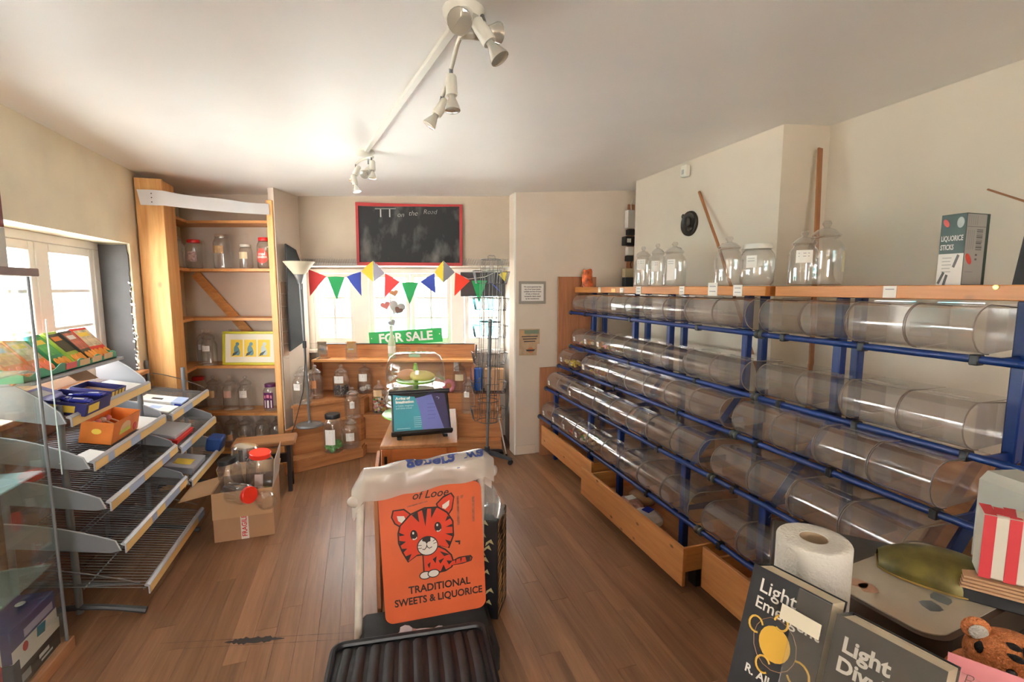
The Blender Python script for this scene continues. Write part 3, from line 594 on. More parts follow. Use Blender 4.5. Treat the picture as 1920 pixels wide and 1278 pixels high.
# ---------------- glass display cabinet at the left edge of the view
t = thing('glass_cabinet', 'tall narrow glass display cabinet with a brown wooden top and base', 'cabinet', (-1.33, 1.75, 0))
O = (1.33, -1.75, 0)
q = MB(); q.cbox(-1.472, -1.19, 1.15, 2.335, .0, .055, .004); q.build('wooden_base', M_old_y, t, O)
q = MB(); q.cbox(-1.472, -1.18, 1.15, 2.335, 1.545, 1.575, .003); q.build('wooden_top', mat('brown_board', (.16, .055, .03), .5), t, O)
for (x, y) in ((-1.20, 2.30), (-1.46, 2.30), (-1.20, 1.2)): q = MB(); q.tube([(x, y, .056), (x, y, 1.544)], .006, 8); q.build('corner_post', M_greym, t, O)
q = MB(); q.box(-1.45, -1.21, 2.31, 2.314, .06, 1.54); q.build('end_pane', M_sheet, t, O)
q = MB(); q.box(-1.208, -1.204, 1.22, 2.29, .06, 1.54); q.build('front_pane', M_sheet, t, O)
q = MB(); q.cbox(-1.178, -1.174, 2.333, 2.337, .75, 1.38, .001); q.build('pane_edge', mat('bright_edge', (.75, .9, .88), .2), t, O)
for z in (1.185, .787, .40):
    q = MB(); q.box(-1.45, -1.215, 1.2, 2.285, z-.003, z+.003); s_ = q.build('glass_shelf', clear('shelf_glass', (.80, .92, .90), .32, (.55, .74, .75), .03), t, O)
    q = MB(); q.tube([(-1.205, 2.29, z-.006), (-1.23, 2.27, z-.006)], .004, 6); q.build('shelf_clip', M_chrome, s_)
M_carb = mat('black_print', (.02, .02, .022), .5)
pack('liquorice_carton', 'black and white carton on the base inside the glass cabinet', .22, .27, .115, (-1.325, 2.155, .057), M_carb, [('white_half', M_card, (-.1, .1105, -.1, .1355, .075, .1155)), ('label_block', M_card, (.1102, .111, .0, .06, .035, .05)), ('label_block', M_card, (.1102, .111, .01, .08, .018, .026)), ('round_logo', mat('grey_print', (.3, .3, .3), .6), (.1102, .111, -.10, -.05, .02, .05))], 0, (0, 0, 0))
t = pack('sherbet_carton', 'blue and white carton stacked on the black one inside the glass cabinet', .22, .26, .12, (-1.325, 2.15, .1745), M_navy, [('white_half', M_card, (.1003, .1108, -.128, .1302, .0, .045)), ('end_panel_print', M_card, (-.06, .08, -.1308, -.1295, .0, .08)), ('pale_band', mat('pale_violet', (.45, .42, .62), .5), (.1104, .1112, -.06, .11, .055, .085))], 0, (0, 0, 0))
for i, (a_, b_, c_, d_, m_) in enumerate([(-.03, .05, .06, .035, M_card), (.05, .06, -.03, .03, M_card), (-.08, -.06, .05, .03, M_card)]):
    q = MB(); q.prism([(a_+.5*c_*cos(u*.63)-.01, b_+d_*.6*sin(u*.63)) for u in range(10)], .1202, .1208, 'xy'); q.build('blob_print', m_, t)
q = MB(); q.prism([(.03*cos(u*.63)*.5, .022+.018*sin(u*.63)) for u in range(10)], -.0006, .0006, 'xz', M=TR(.1112, -.06, 0) @ RZ(pi/2)); q.build('red_sweet_print', M_red, t)
q = MB(); q.prism([(-.025, .008), (.02, .0), (.03, .04), (-.02, .045)], -.0006, .0006, 'xz', M=TR(.1112, .03, 0) @ RZ(pi/2)); q.build('teal_print', mat('teal_ink', (.03, .25, .38), .5), t)
pack('red_carton', 'bright red carton in front of the blue one inside the glass cabinet', .18, .18, .14, (-1.32, 1.905, .057), M_red, [('grey_title', mat('grey_print', (.3, .3, .3), .6), (.0902, .091, -.02, .07, .08, .11))], 0, (0, 0, 0))
# cartons standing on top of the cabinet
pack('cream_carton', 'pale grey carton on top of the glass cabinet', .14, .18, .15, (-1.335, 2.235, 1.576), mat('pale_card', (.55, .52, .48), .7), [], 0, (0, 0, 0))
pack('maroon_carton', 'dark red carton on top of the pale grey one', .14, .18, .14, (-1.335, 2.235, 1.727), mat('maroon', (.16, .012, .01), .5), [], 0, (0, 0, 0))
# ---------------------------------------------------------------- pine corner shelving
def cthing(name, label, cat, xc, d, z=0, rz=0, group=None): return thing(name, label, cat, C3(xc, d, z), -YAW+rz, group)
cs = thing('corner_shelving', 'tall pine corner shelving with five shelves and a wide front board', 'shelving', (0, 0, 0), 0)
def cpt(x, d, z=0): X, Y = CR(x, d); return (X, Y, z)
q = MB(); q.cbox(-1.47, -1.305, 4.05, 4.078, 0, 2.262, .003); q.build('front_board', M_pine_z, cs)
q = MB(); q.cbox(-1.345, -1.317, 4.079, 4.32, 0, 2.262, .003); q.build('inner_side_board', M_pine_z, cs)
up0 = CR(-1.985, 3.965); q = MB(); q.cbox(0, .05, 0, .29, 0, 2.205, .003); q.build('end_upright', M_pine_z, cs, (up0[0], up0[1], 0), (0, 0, -YAW))
for z in (2.035, 1.648, 1.242, .84, .435, .10):
    th = .022
    pl = [(-1.47, 4.08), (-1.318, 4.08), CR(-2.645, 3.985), CR(-1.987, 3.985), CR(-1.987, 4.245), CR(-2.885, 4.245), (-1.47, 4.8)]
    q = MB(); q.prism(pl, z-th+.012, z+.012, 'xy'); q.build('shelf', M_pine_x, cs)
b0, b1 = Vector(C3(-2.77, 4.235, 1.63)), Vector(C3(-1.99, 4.235, .70))
q = MB(); dv = (b1-b0); Ln = dv.length
M_ = Matrix.Translation(b0) @ Matrix.Rotation(-YAW, 4, 'Z') @ Matrix.Rotation(atan2(-dv.z, hypot(dv.x, dv.y)), 4, 'Y')
q.cbox(0, Ln, -.008, .008, -.04, .04, .002, M_); q.build('diagonal_brace', M_pine_x, cs)
# white paper banner strip
p0, p1 = Vector((-1.437, 4.040, 2.128)), Vector(C3(-1.955, 3.955, 2.13))
q = MB(); dv = p1-p0; nx_ = 10; vs = []
pc = Vector((-1.296, 4.040, 2.135))
for i in range(nx_+1):
    u = i/nx_; sag = -.012*sin(pi*u); h0 = .052-.010*u
    c = p0.lerp(pc, u/.2) if u <= .2 else pc.lerp(p1, (u-.2)/.8)
    c.z += sag
    vs += [(c.x-.016*(i == 0), c.y, c.z+h0+.004*sin(i*1.3)), (c.x, c.y, c.z-h0)]
q.add(vs, [(2*i, 2*i+2, 2*i+3, 2*i+1) for i in range(nx_)]); q.add([(v[0]+.001, v[1]+.0015, v[2]) for v in vs], [(2*i, 2*i+1, 2*i+3, 2*i+2) for i in range(nx_)])
t = q.build('paper_banner', mat('white_paper', (.82, .82, .84), .7, noise=.05)); tag(t, 'long white paper banner stapled across the top of the pine corner shelving', 'banner')
q = MB()
for dz in (.028, 0, -.03): q.ball((p0.x+.07, p0.y-.006, p0.z+dz), .004, 6)
stuff(q.build('staple', M_ink, t))
# card strips on the end upright
t = cthing('card_strip', 'column of brown price cards fixed to the side of the pine upright', 'price cards', -1.917, 3.985, .93, -.09)
for i in range(6):
    q = MB(); q.cbox(0, .004, 0, .085, i*.105, i*.105+.098, .001); c_ = q.build('card', mat('tan_price_card', (.60, .42, .30), .8, noise=.08), t)
    q = MB(); q.tube([(.004, .07, i*.105+.09), (.012, .10, i*.105+.092), (.016, .115, i*.105+.086)], .0015, 4); q.build('pin', M_ink, c_)
q = MB(); q.cbox(0, .0035, 0, .085, -.40, -.02, .001); q.build('pale_card', mat('pale_tan_card', (.62, .50, .40), .8), t)
# dark board leaning on the side wall of the bay
z0 = .97; q = MB(); q.prism([(.02, z0), (.345, z0+.055), (.345, 1.70), (.235, 1.83), (.04, 1.865)], 0, .012, 'yz')
tag(q.build('chalk_panel', mat('black_slate', (.016, .015, .016), .9, noise=.2), None, C3(-1.878, 3.99, 0), (0, 0, -YAW+.03)), 'black chalk panel with a cut corner on the side wall of the bay', 'chalkboard')
# ---------------------------------------------------------------- stepped display dresser in the bay
dr = cthing('stepped_dresser', 'brown pine stepped display dresser built into the bay window', 'display steps', 0, 0, 0)
TIERS = [(.11, [(-1.83, 3.70), (-1.335, 4.13), (-1.335, 4.235), (-.10, 4.285)]), (.34, [(-1.86, 3.83), (-1.385, 4.25), (-1.37, 4.32), (-.10, 4.36)]), (.51, [(-1.865, 3.97), (-1.375, 4.33), (-1.36, 4.44), (-.12, 4.475)])]
zb = 0
for k, (z, fr_) in enumerate(TIERS):
    back = [(fr_[-1][0], 4.62), (-1.92, 4.62), (-1.93, 4.36), (fr_[0][0], 4.33)]
    q = MB(); q.prism(fr_+back, z-.022, z, 'xy'); q.build('tread', M_old_x, dr)
    rs = [(x+.006, d+.022) for x, d in fr_]
    for a_, b_, nm in ((rs[0], rs[1], 'side_riser'), (rs[2], rs[3], 'front_riser')):
        L_ = hypot(b_[0]-a_[0], b_[1]-a_[1]); q = MB(); q.cbox(0, L_, 0, .016, zb+.001, z-.023, .002)
        q.build(nm, M_old_x, dr, (a_[0], a_[1], 0), (0, 0, atan2(b_[1]-a_[1], b_[0]-a_[0])))
    a_, b_ = rs[1], rs[2]; L_ = hypot(b_[0]-a_[0], b_[1]-a_[1]); q = MB(); q.cbox(0, L_-.002, 0, .012, zb+.001, z-.023, .002); q.build('return_riser', M_old_x, dr, (a_[0], a_[1], 0), (0, 0, atan2(b_[1]-a_[1], b_[0]-a_[0])))
    zb = z
q = MB(); q.cbox(-1.86, -.35, 4.40, 4.60, .818, .84, .003); q.build('upper_shelf', M_pine_x, dr)
q = MB(); q.cbox(-1.86, -.36, 4.602, 4.618, .512, .962, .003); q.build('back_panel', M_old_x, dr)
for x in (-1.86, -.375): q = MB(); q.cbox(x, x+.018, 4.41, 4.60, .512, .817, .002); q.build('side_panel', M_old_z, dr)
q = MB(); q.box(-1.86, -.36, 4.595, 4.625, 0.9625, .968); q.build('dark_tape', M_black, dr)
q = MB(); q.prism([(4.42, .841), (4.60, .841), (4.60, .958)], -.35, -.338, 'yz'); q.build('end_cheek', mat('dark_fabric', (.03, .025, .022), .8), dr)
q = MB(); q.cbox(-.34, -.06, 4.44, 4.60, .512, .53, .002); q.build('dark_lid', mat('dark_brown', (.10, .04, .025), .6), dr)
q = MB(); q.box(-.565, -.515, 4.596, 4.6015, .70, .80); q.build('wall_socket', M_card, dr)
# stool
t = cthing('stool', 'dark legged wooden stool in front of the pine corner shelving', 'stool', -1.78, 3.47, 0, .35)
q = MB(); q.cbox(-.26, .16, -.11, .11, .355, .39, .008); q.build('seat', wood('stool_oak', (.22, .09, .03), (.42, .19, .075), 'x', 1, .4), t)
M_dk = mat('dark_oak', (.025, .012, .008), .5)
for x in (-.2, .11):
    q = MB(); q.prism([(-.09, .0), (-.05, .0), (-.03, .12), (.03, .12), (.05, 0), (.09, 0), (.075, .2), (.09, .354), (-.09, .354), (-.075, .2)], x-.014, x+.014, 'yz'); q.build('leg', M_dk, t)
q = MB(); q.cbox(-.185, .095, -.012, .012, .20, .27, .003); q.build('stretcher', M_dk, t)
# floor lamp
t = cthing('floor_lamp', 'tall grey uplighter floor lamp standing on the dresser step', 'floor lamp', -1.715, 3.965, .341)
q = MB(); q.lathe([(.105, 0), (.108, .008), (.10, .02), (.02, .03), (.012, .045)], n=28); q.build('base', M_greym, t)
q = MB(); q.tube([(0, 0, .03), (0, -.02, .6), (.0, -.055, 1.20)], .0095, 10); q.build('pole', M_greym, t)
q = MB(); q.lathe([(.016, 0), (.03, .04), (.045, .075)], (.0, -.055, 1.195), 20); q.build('shade_cup', M_greym, t)
q = MB(); q.lathe([(.045, .075), (.118, .172), (.121, .176), (.116, .173), (.042, .078)], (.0, -.055, 1.195), 28); q.build('shade', mat('cream_shade', (.62, .55, .42), .5), t)
q = MB(); q.tube([(.012, -.065, 1.15), (.014, -.055, .95), (.012, -.045, .6), (-.02, -.05, .3), (-.09, -.08, .03), (-.11, -.17, -.10)], .0035, 6); c_ = q.build('cable', M_black, t)
q = MB(); q.cbox(-.014, .014, -.009, .009, -.03, .03, .004, TR(.013, -.055, .70)); q.build('cable_switch', M_black, c_)
# FOR SALE board in the window
M_sale = mat('sale_green', (.012, .40, .09), .45); M_sw = mat('sale_white', (.85, .85, .85), .5)
t = thing('sale_board', 'green FOR SALE board leaning in the bay window', 'sign', C3(-1.04, 4.69, .952), 0, None, (-.04, -.07, -YAW))
q = MB(); q.cbox(-.36, .36, 0, .006, 0, .14, .002); q.build('board', M_sale, t)
text('FOR SALE', .122, 'lettering', M_sw, t, (.0, -.0005, 0.068), (pi/2, 0, 0), .0006, .0036, sx=1.02)
for x in (-.335, .335): q = MB(); q.lathe([(.006, 0), (0, .002)], n=8, M=TR(x, -.0005, .08) @ RX(pi/2)); q.build('screw', M_sw, t)
# chalkboard above the window
t = thing('chalkboard', 'black chalkboard in a red frame above the bay window', 'chalkboard', C3(-.912, 4.335, 1.70), -YAW, None, (0, .008, -YAW))
M_rf = mat('red_frame', (.36, .018, .018), .5)
q = MB(); q.box(-.45, .45, -.004, .004, .02, .525); bd = q.build('board', mat('chalk_black', (.012, .012, .013), .75, noise=.0), t)
nt = bd.data.materials[0].node_tree; N = nt.nodes.new; tc = N('ShaderNodeTexCoord'); nz = N('ShaderNodeTexNoise'); nz.inputs['Scale'].default_value = 5; nz.inputs['Detail'].default_value = 7; mp = N('ShaderNodeMapping'); mp.inputs['Scale'].default_value = (1.4, 1, .8)
rp = N('ShaderNodeValToRGB'); rp.color_ramp.elements[0].position = .5; rp.color_ramp.elements[0].color = (.010, .010, .011, 1); rp.color_ramp.elements[1].position = .78; rp.color_ramp.elements[1].color = (.13, .125, .12, 1)
nt.links.new(tc.outputs['Object'], mp.inputs[0]); nt.links.new(mp.outputs[0], nz.inputs['Vector']); nt.links.new(nz.outputs['Fac'], rp.inputs[0]); nt.links.new(rp.outputs[0], nt.nodes['Principled BSDF'].inputs['Base Color'])
for bx in ((-.47, .47, .0, .028), (-.47, -.445, .028, .517), (.445, .47, .028, .517)):
    q = MB(); q.cbox(bx[0], bx[1], -.012, .005, bx[2], bx[3], .002); q.build('frame_strip', M_rf, t)
q = MB(); q.prism([(-.47, .517), (-.25, .512), (0, .514), (.3, .514), (.47, .517), (.47, .535), (.3, .534), (0, .535), (-.3, .542), (-.47, .548)], -.012, .005, 'xz'); q.build('frame_strip', M_rf, t)
M_chalk = mat('chalk', (.42, .41, .40), .9); M_chalk2 = mat('chalk_faint', (.20, .20, .19), .9)
text('TT', .115, 'chalk_word', M_chalk, t, (-.21, -.0055, .455), (pi/2, 0, 0), .0004, -.001, sx=1.15)
q = MB(); q.prism([(-.30, .488), (-.115, .490), (-.115, .500), (-.30, .498)], -.0062, -.0058, 'xz'); q.build('chalk_stroke', M_chalk2, t)
text('on', .06, 'chalk_word', M_chalk, t, (-.075, -.0055, .442), (pi/2, 0, 0), .0004, -.0012, shear=.25)
text('the', .062, 'chalk_word', M_chalk, t, (.035, -.0055, .455), (pi/2, 0, 0), .0004, -.0012, shear=.25)
text('Road', .058, 'chalk_word', M_chalk, t, (.185, -.0055, .468), (pi/2, 0, 0), .0004, -.0014, shear=.2)
# bunting
bt = cthing('bunting', 'string of coloured pennants hung across the bay window', 'bunting', 0, 0, 0)
knots = [(-1.845, 1.655), (-1.81, 1.665), (-1.66, 1.60), (-1.50, 1.60), (-1.365, 1.645), (-1.205, 1.715), (-1.10, 1.62), (-.985, 1.575), (-.83, 1.578), (-.70, 1.645), (-.605, 1.72), (-.505, 1.635), (-.39, 1.58), (-.24, 1.60), (-.11, 1.66)]
cordp = [(x, 4.318, z) for x, z in knots]
q = MB(); q.tube(cordp, .002, 5); q.build('cord', M_card, bt)
FL = [('grey', (.36, .36, .42), (-1.845, 1.64), (-1.815, 1.665), -1.875, 1.57), ('red', (.80, .06, .06), (-1.81, 1.665), (-1.655, 1.602), -1.805, 1.43), ('green', (.015, .36, .10), (-1.645, 1.60), (-1.49, 1.598), -1.565, 1.395), ('blue', (.035, .07, .42), (-1.475, 1.60), (-1.345, 1.645), -1.345, 1.43), ('yellow', (.80, .62, .05), (-1.34, 1.65), (-1.235, 1.74), -1.235, 1.555), ('grey', (.34, .34, .42), (-1.232, 1.74), (-1.135, 1.632), -1.232, 1.555),
      ('red', (.80, .10, .08), (-1.13, 1.63), (-1.0, 1.555), -1.14, 1.415), ('green', (.015, .36, .10), (-.985, 1.548), (-.835, 1.548), -.915, 1.355), ('blue', (.035, .07, .42), (-.82, 1.555), (-.69, 1.632), -.68, 1.45), ('yellow', (.80, .62, .05), (-.69, 1.64), (-.61, 1.742), -.61, 1.545), ('grey', (.22, .22, .25), (-.607, 1.742), (-.51, 1.64), -.612, 1.545), ('red', (.85, .05, .02), (-.505, 1.64), (-.375, 1.565), -.515, 1.43), ('green', (.015, .36, .10), (-.36, 1.566), (-.225, 1.566), -.295, 1.37), ('blue', (.03, .06, .36), (-.215, 1.57), (-.13, 1.50), -.09, 1.45), ('yellow', (.75, .62, .10), (-.12, 1.62), (-.04, 1.66), -.055, 1.55)]
for cn, c, a_, b_, px_, pz_ in FL:
    q = MB(); mid = ((a_[0]+b_[0])/2, (a_[1]+b_[1])/2)
    vs = [(a_[0], 4.314, a_[1]), (mid[0], 4.306, mid[1]+.004), (b_[0], 4.314, b_[1]), ((px_+b_[0])/2, 4.304, (pz_+b_[1])/2), (px_, 4.308, pz_), ((px_+a_[0])/2, 4.303, (pz_+a_[1])/2)]
    q.add(vs, [(0, 1, 5), (1, 2, 3), (1, 3, 5), (5, 3, 4)]); q.add([(v[0], v[1]+.0012, v[2]) for v in vs], [(0, 5, 1), (1, 3, 2), (1, 5, 3), (5, 4, 3)])
    o = q.build('pennant', mat('pennant_%s_%d' % (cn, int(c[0]*100)), c, .7), bt); o['label'] = f'{cn} pennant'
# two postcards in clear stands on the upper shelf
for n_, (x, m_, lb) in enumerate(((-1.775, mat('sand_card', (.66, .52, .34), .6, noise=.3, nscale=30), 'pale sandy card in a clear stand at the left end of the dresser shelf'), (-1.50, mat('amber_card', (.72, .38, .10), .6, noise=.3, nscale=25), 'amber card in a clear stand on the dresser shelf'))):
    t = cthing('card_stand', lb, 'card', x, 4.47, .841, .05, 'cards in clear stands')
    q = MB(); q.box(-.055, .055, -.03, -.026, .0, .16); q.box(-.055, .055, -.03, .05, 0, .003); q.build('stand', M_glass, t)
    q = MB(); q.box(-.042, .042, -.024, -.022, .06 if n_ else .045, .165); q.build('card', m_, t)
    q = MB(); q.box(-.03, .02, -.0246, -.0241, .085, .10); q.build('print', M_card if n_ else mat('grey_print', (.3, .3, .3), .6), t)
# picture frame on the corner shelving
t = thing('picture_frame', 'lime green framed picture of three birds on the corner shelving', 'picture', C3(-2.22, 4.02, .853), 0, None, (-.10, 0, -YAW))
M_lime = mat('lime_frame', (.56, .52, .03), .45)
for bx in ((-.235, .235, 0, .022), (-.235, .235, .263, .285), (-.235, -.213, .022, .263), (.213, .235, .022, .263)): q = MB(); q.cbox(bx[0], bx[1], 0, .018, bx[2], bx[3], .003); q.build('frame_strip', M_lime, t)
q = MB(); q.box(-.213, .213, .008, .012, .022, .263); q.build('mount', mat('cream_mount', (.80, .74, .62), .7), t)
for i in range(3):
    x = -.115+.115*i; q = MB(); q.box(x-.051, x+.051, .0065, .0078, .07, .215); p_ = q.build('print', mat('yellow_ground', (.80, .55, .06), .6), t)
    bl = mat('bird_blue', (.16, .32, .36), .6) if i < 2 else mat('bird_pale', (.50, .58, .56), .6)
    q = MB(); q.prism([(x+.026*cos(a_*.449+.3)*(1-.25*sin(a_*.449)), .125+.045*sin(a_*.449)) for a_ in range(14)], .0056, .0064, 'xz'); q.prism([(x+.006+.016*cos(a_*.63), .178+.016*sin(a_*.63)) for a_ in range(10)], .0056, .0064, 'xz'); q.build('bird_body', bl, p_)
    q = MB(); q.prism([(x-.03, .10), (x+.02, .125), (x-.01, .085), (x-.04, .075)], .0052, .0057, 'xz'); q.build('bird_wing', mat('bird_dark', (.06, .09, .10), .6), p_)
# ---------------------------------------------------------------- glass sweet jars
JM = {}
def jar_meshes(kind, h, r, lidm, lw, lh, lz):
    key = (kind, round(h, 3), round(r, 3), lidm.name if lidm else '', lw, lh, lz)
    if key in JM: return JM[key]
    b = MB()
    if kind == 'sweet':      # straight sided jar with a domed stopper lid
        pr = [(0, .004), (r*.85, .004), (r*.97, .006), (r, .016), (r, h*.55), (r*.97, h*.60), (r*.84, h*.665), (r*.70, h*.70), (r*.68, h*.725), (r*.76, h*.735), (r*.77, h*.75), (r*.70, h*.755)]
        lid = [(r*.66, h*.745), (r*.80, h*.758), (r*.82, h*.775), (r*.74, h*.80), (r*.52, h*.855), (r*.24, h*.88), (r*.16, h*.90), (r*.25, h*.93), (r*.27, h*.955), (r*.18, h*.99), (0, h)]
    elif kind == 'screw':
        pr = [(0, .004), (r*.88, .004), (r, .014), (r, h*.70), (r*.96, h*.78), (r*.78, h*.86), (r*.72, h*.88), (r*.72, h*.93)]
        lid = [(r*.77, h*.89), (r*.78, h*.90), (r*.78, h*.985), (r*.74, h), (0, h)]
    else:                    # squat sweetie jar with a very wide cap
        pr = [(0, .004), (r*.8, .004), (r*.96, .02), (r, h*.30), (r, h*.62), (r*.92, h*.76), (r*.74, h*.86), (r*.70, h*.88), (r*.70, h*.92)]
        lid = [(r*.80, h*.885), (r*.81, h*.895), (r*.81, h*.985), (r*.78, h), (0, h)]
    b.lathe(pr, n=22); body = b.mesh('jar_body', M_glass)
    b = MB(); b.lathe(lid, n=20); ld = b.mesh('jar_lid', lidm or M_glass)
    lab = None
    if lw:
        b = MB(); n = 6; a0 = -lw/2/r
        vs = [((r+.0009)*sin(a0+lw/r*i/n), -(r+.0009)*cos(a0+lw/r*i/n), z) for i in range(n+1) for z in (lz, lz+lh)]
        b.add(vs, [(2*i, 2*i+2, 2*i+3, 2*i+1) for i in range(n)], True); lab = b.mesh('jar_label', M_card)
    JM[key] = (body, ld, lab); return JM[key]
M_redlid = mat('red_lid', (.70, .02, .02), .35); M_blklid = mat('black_lid', (.015, .015, .017), .4); M_purlid = mat('purple_lid', (.12, .015, .10), .4); M_whlid = mat('white_lid', (.72, .70, .64), .4)
M_manila = mat('manila_label', (.58, .36, .18), .7)
def jar(label, xyz, h=.29, r=.062, kind='sweet', lid=None, lab=(.06, .05, .09), face=0, group=None, labm=None, rot=None, fill=None):
    bm_, lm_, am_ = jar_meshes(kind, h, r, lid, *(lab or (0, 0, 0)))
    t = thing('sweet_jar' if kind == 'sweet' else 'screw_jar', label, 'jar', xyz, -YAW+face, group, rot)
    link('jar_body', bm_, t); link('jar_lid', lm_, t)
    if am_:
        l = link('jar_label', am_, t)
        if labm: l.data = am_.copy(); l.data.materials[0] = labm
        else:
            q = MB(); z = lab[2]+lab[1]
            for k in range(2): q.add([((r+.0014)*sin(a_), -(r+.0014)*cos(a_), z-.012-.013*k-e_) for e_ in (0, .003) for a_ in (-lab[0]*.35/r, 0, lab[0]*.3/r)], [(0, 1, 4, 3), (1, 2, 5, 4)])
            stuff(q.build('label_writing', mat('faint_ink', (.35, .34, .36), .7), l))
    if fill:
        q = MB(); fill(q, r, h); stuff(q.build('sweets', SWEET+[mat('gum_black', (.01, .008, .015), .4), mat('gum_white', (.75, .72, .66), .4), M_blu], t))
    return t
def f_balls(n, rr, top, cols):
    def f(q, r, h):
        R = random.Random(n)
        for i in range(n):
            a_, ro, z = R.uniform(0, 6.3), (r-rr*1.15)*sqrt(R.uniform(.25, 1)), rr+.006+(top-rr)*R.random(); q.mi(R.choice(cols)); q.ball((ro*cos(a_), ro*sin(a_), z), rr*R.uniform(.85, 1.05), 6)
    return f
# corner shelving, second shelf
Z2, Z4, Z5, Z6 = 1.6605, .8525, .4475, .1125
jar('red capped clear jar behind the front board on the second shelf', C3(-2.66, 4.07, Z2), .24, .062, 'screw', M_redlid, (.07, .08, .06), .3, None, mat('pink_label', (.62, .40, .36), .6, noise=.5, nscale=60))
jar('plain glass jar at the left end of the second shelf', C3(-2.52, 3.87, Z2)[:2]+(Z2,), .23, .05, 'sweet', None, None) if False else None
jar('glass jar with a pale label at the left end of the second shelf', (-1.375, 4.44, Z2), .29, .06, 'sweet', None, (.05, .07, .07), .3)
jar('tall glass jar with a brown label in the middle of the second shelf', C3(-2.44, 4.10, Z2), .285, .068, 'screw', M_glass, (.085, .06, .13), 0, None, M_manila)
jar('small white capped jar with a cream label on the second shelf', C3(-2.215, 4.05, Z2), .20, .052, 'screw', M_whlid, (.07, .055, .08), 0, None, mat('cream_label', (.68, .56, .36), .7))
jar('small plain jar behind the white capped jar on the second shelf', C3(-2.12, 4.16, Z2), .19, .05, 'screw', M_glass, None)
g = jar('red capped jar with a round red STEM GINGER label', C3(-2.055, 4.055, Z2), .255, .064, 'screw', M_redlid, None)
q = MB(); n = 16
def oct_(s): return [(.052*s*cos(2*pi*i/n)*(1 if i % 8 else .97), .098+.056*s*sin(2*pi*i/n)) for i in range(n)]
vs = [((.065)*sin(x/.065), -(.065)*cos(x/.065), z) for x, z in oct_(1)]; q.add([(0, -.0652, .098)]+vs, [(0, 1+i, 1+(i+1) % n) for i in range(n)]); lb_ = q.build('jar_label', mat('ginger_red', (.66, .04, .02), .5), g)
q = MB(); q.add([((.0653)*sin(x/.065), -.0653*cos(x/.065), z) for x, z in ((-.022, .145), (.022, .145), (.022, .164), (-.022, .164))], [(0, 1, 2, 3)]); q.build('label_tab', mat('ginger_red', (.66, .04, .02), .5), g)
for w_, z_ in (('STEM', .115), ('GINGER', .092)):
    o = text(w_, .023, 'lettering', M_card, lb_, (0, 0, 0), (0, 0, 0), .0003, .0006)
    for v in o.data.vertices: x, y, z = v.co; v.co = ((.0662+z)*sin(x/.065), -(.0662+z)*cos(x/.065), z_+y)
# fourth shelf: three label jars left of the picture
for x, d, n_, lw in ((-2.635, 4.12, 'leftmost on the fourth shelf, half behind the front board', .05), (-2.535, 4.02, 'second from the left on the fourth shelf', .06), (-2.41, 4.12, 'just left of the green picture frame', .065)):
    jar(f'glass sweet jar with white label, {n_}', C3(x-.02, d, Z4), .30, .06, 'sweet', None, (lw, .045, .125), .1, 'glass jars on the corner shelving')
jar('glass sweet jar in the dark at the left end of the fourth shelf', (-1.39, 4.34, Z4), .30, .06, 'sweet', None, (.05, .05, .12), .4, 'glass jars on the corner shelving')
# fifth shelf
for i, (x, lbm) in enumerate(((-2.60, M_manila), (-2.455, mat('pink_tag', (.62, .38, .30), .7)), (-2.32, None))):
    jar(['glass jar with a brown label, left of three on the fifth shelf', 'glass jar with a pinkish label, middle of three on the fifth shelf', 'glass jar with a white label, right of three on the fifth shelf'][i], C3(x, 4.11, Z5), .30, .062, 'sweet', None, (.06, .06, .115), .1, 'glass jars on the corner shelving', lbm)
jar('red labelled jar half hidden at the left of the fifth shelf', C3(-2.76, 4.16, Z5), .28, .06, 'screw', M_redlid, (.06, .06, .05), .2, None, mat('pink_label', (.62, .40, .36), .6))
j = jar('clear plastic tub with a purple lid and purple label', C3(-2.085, 4.08, Z5), .235, .062, 'screw', M_purlid, (.085, .135, .03), .0, None, M_purlid)
q = MB(); q.add([(.0640*sin(x/.062), -.0640*cos(x/.062), z) for x, z in ((-.03, .035), (0, .035), (.03, .035), (.03, .10), (0, .10), (-.03, .10))], [(0, 1, 4, 5), (1, 2, 3, 4)]); q.build('label_panel', M_card, j)
q = MB(); q.add([(.0645*sin(x/.062), -.0645*cos(x/.062), z) for x, z in ((-.032, .115), (0, .122), (.032, .115), (.032, .14), (0, .15), (-.032, .14))], [(0, 1, 4, 5), (1, 2, 3, 4)]); q.build('label_title', mat('pink_print', (.75, .25, .35), .5), j)
# bottom shelf row
for i, x in enumerate((-2.62, -2.47, -2.34, -2.20, -2.06)):
    jar(f'glass jar on the bottom shelf behind the stool, {ORD[i]} from the left', C3(x, 4.10+.02*(i % 2), Z6), .275, .062, 'sweet', None, (.06, .05, .07), .1, 'glass jars on the bottom shelf', M_manila if i in (1, 2) else None)
# dresser jars
jar('empty glass jar beside the lamp pole on the upper dresser step', C3(-1.805, 4.06, .511), 0.326, 0.077, 'sweet', None, (.06, .055, .13), -.2, 'glass jars on the dresser')
jar('glass jar with an orange label behind the lamp pole', C3(-1.78, 4.27, .511), 0.304, 0.070, 'sweet', None, (.06, .07, .10), .1, None, mat('orange_tag', (.70, .30, .12), .6))
jar('glass jar half full of black sweets under the dresser shelf', C3(-1.575, 4.36, .511), 0.294, 0.074, 'sweet', None, (.085, .065, .13), .0, None, None, None, f_balls(90, .012, .085, [7]))
jar('glass jar with large white balls inside under the dresser shelf', C3(-1.40, 4.50, .511), 0.284, 0.070, 'sweet', None, (.08, .07, .12), .0, None, None, None, f_balls(9, .019, .05, [8]))
jar('glass jar with two small labels on the middle dresser step', C3(-1.435, 4.225, .341), 0.284, 0.070, 'sweet', None, (.04, .06, .10), .3, 'glass jars on the dresser')
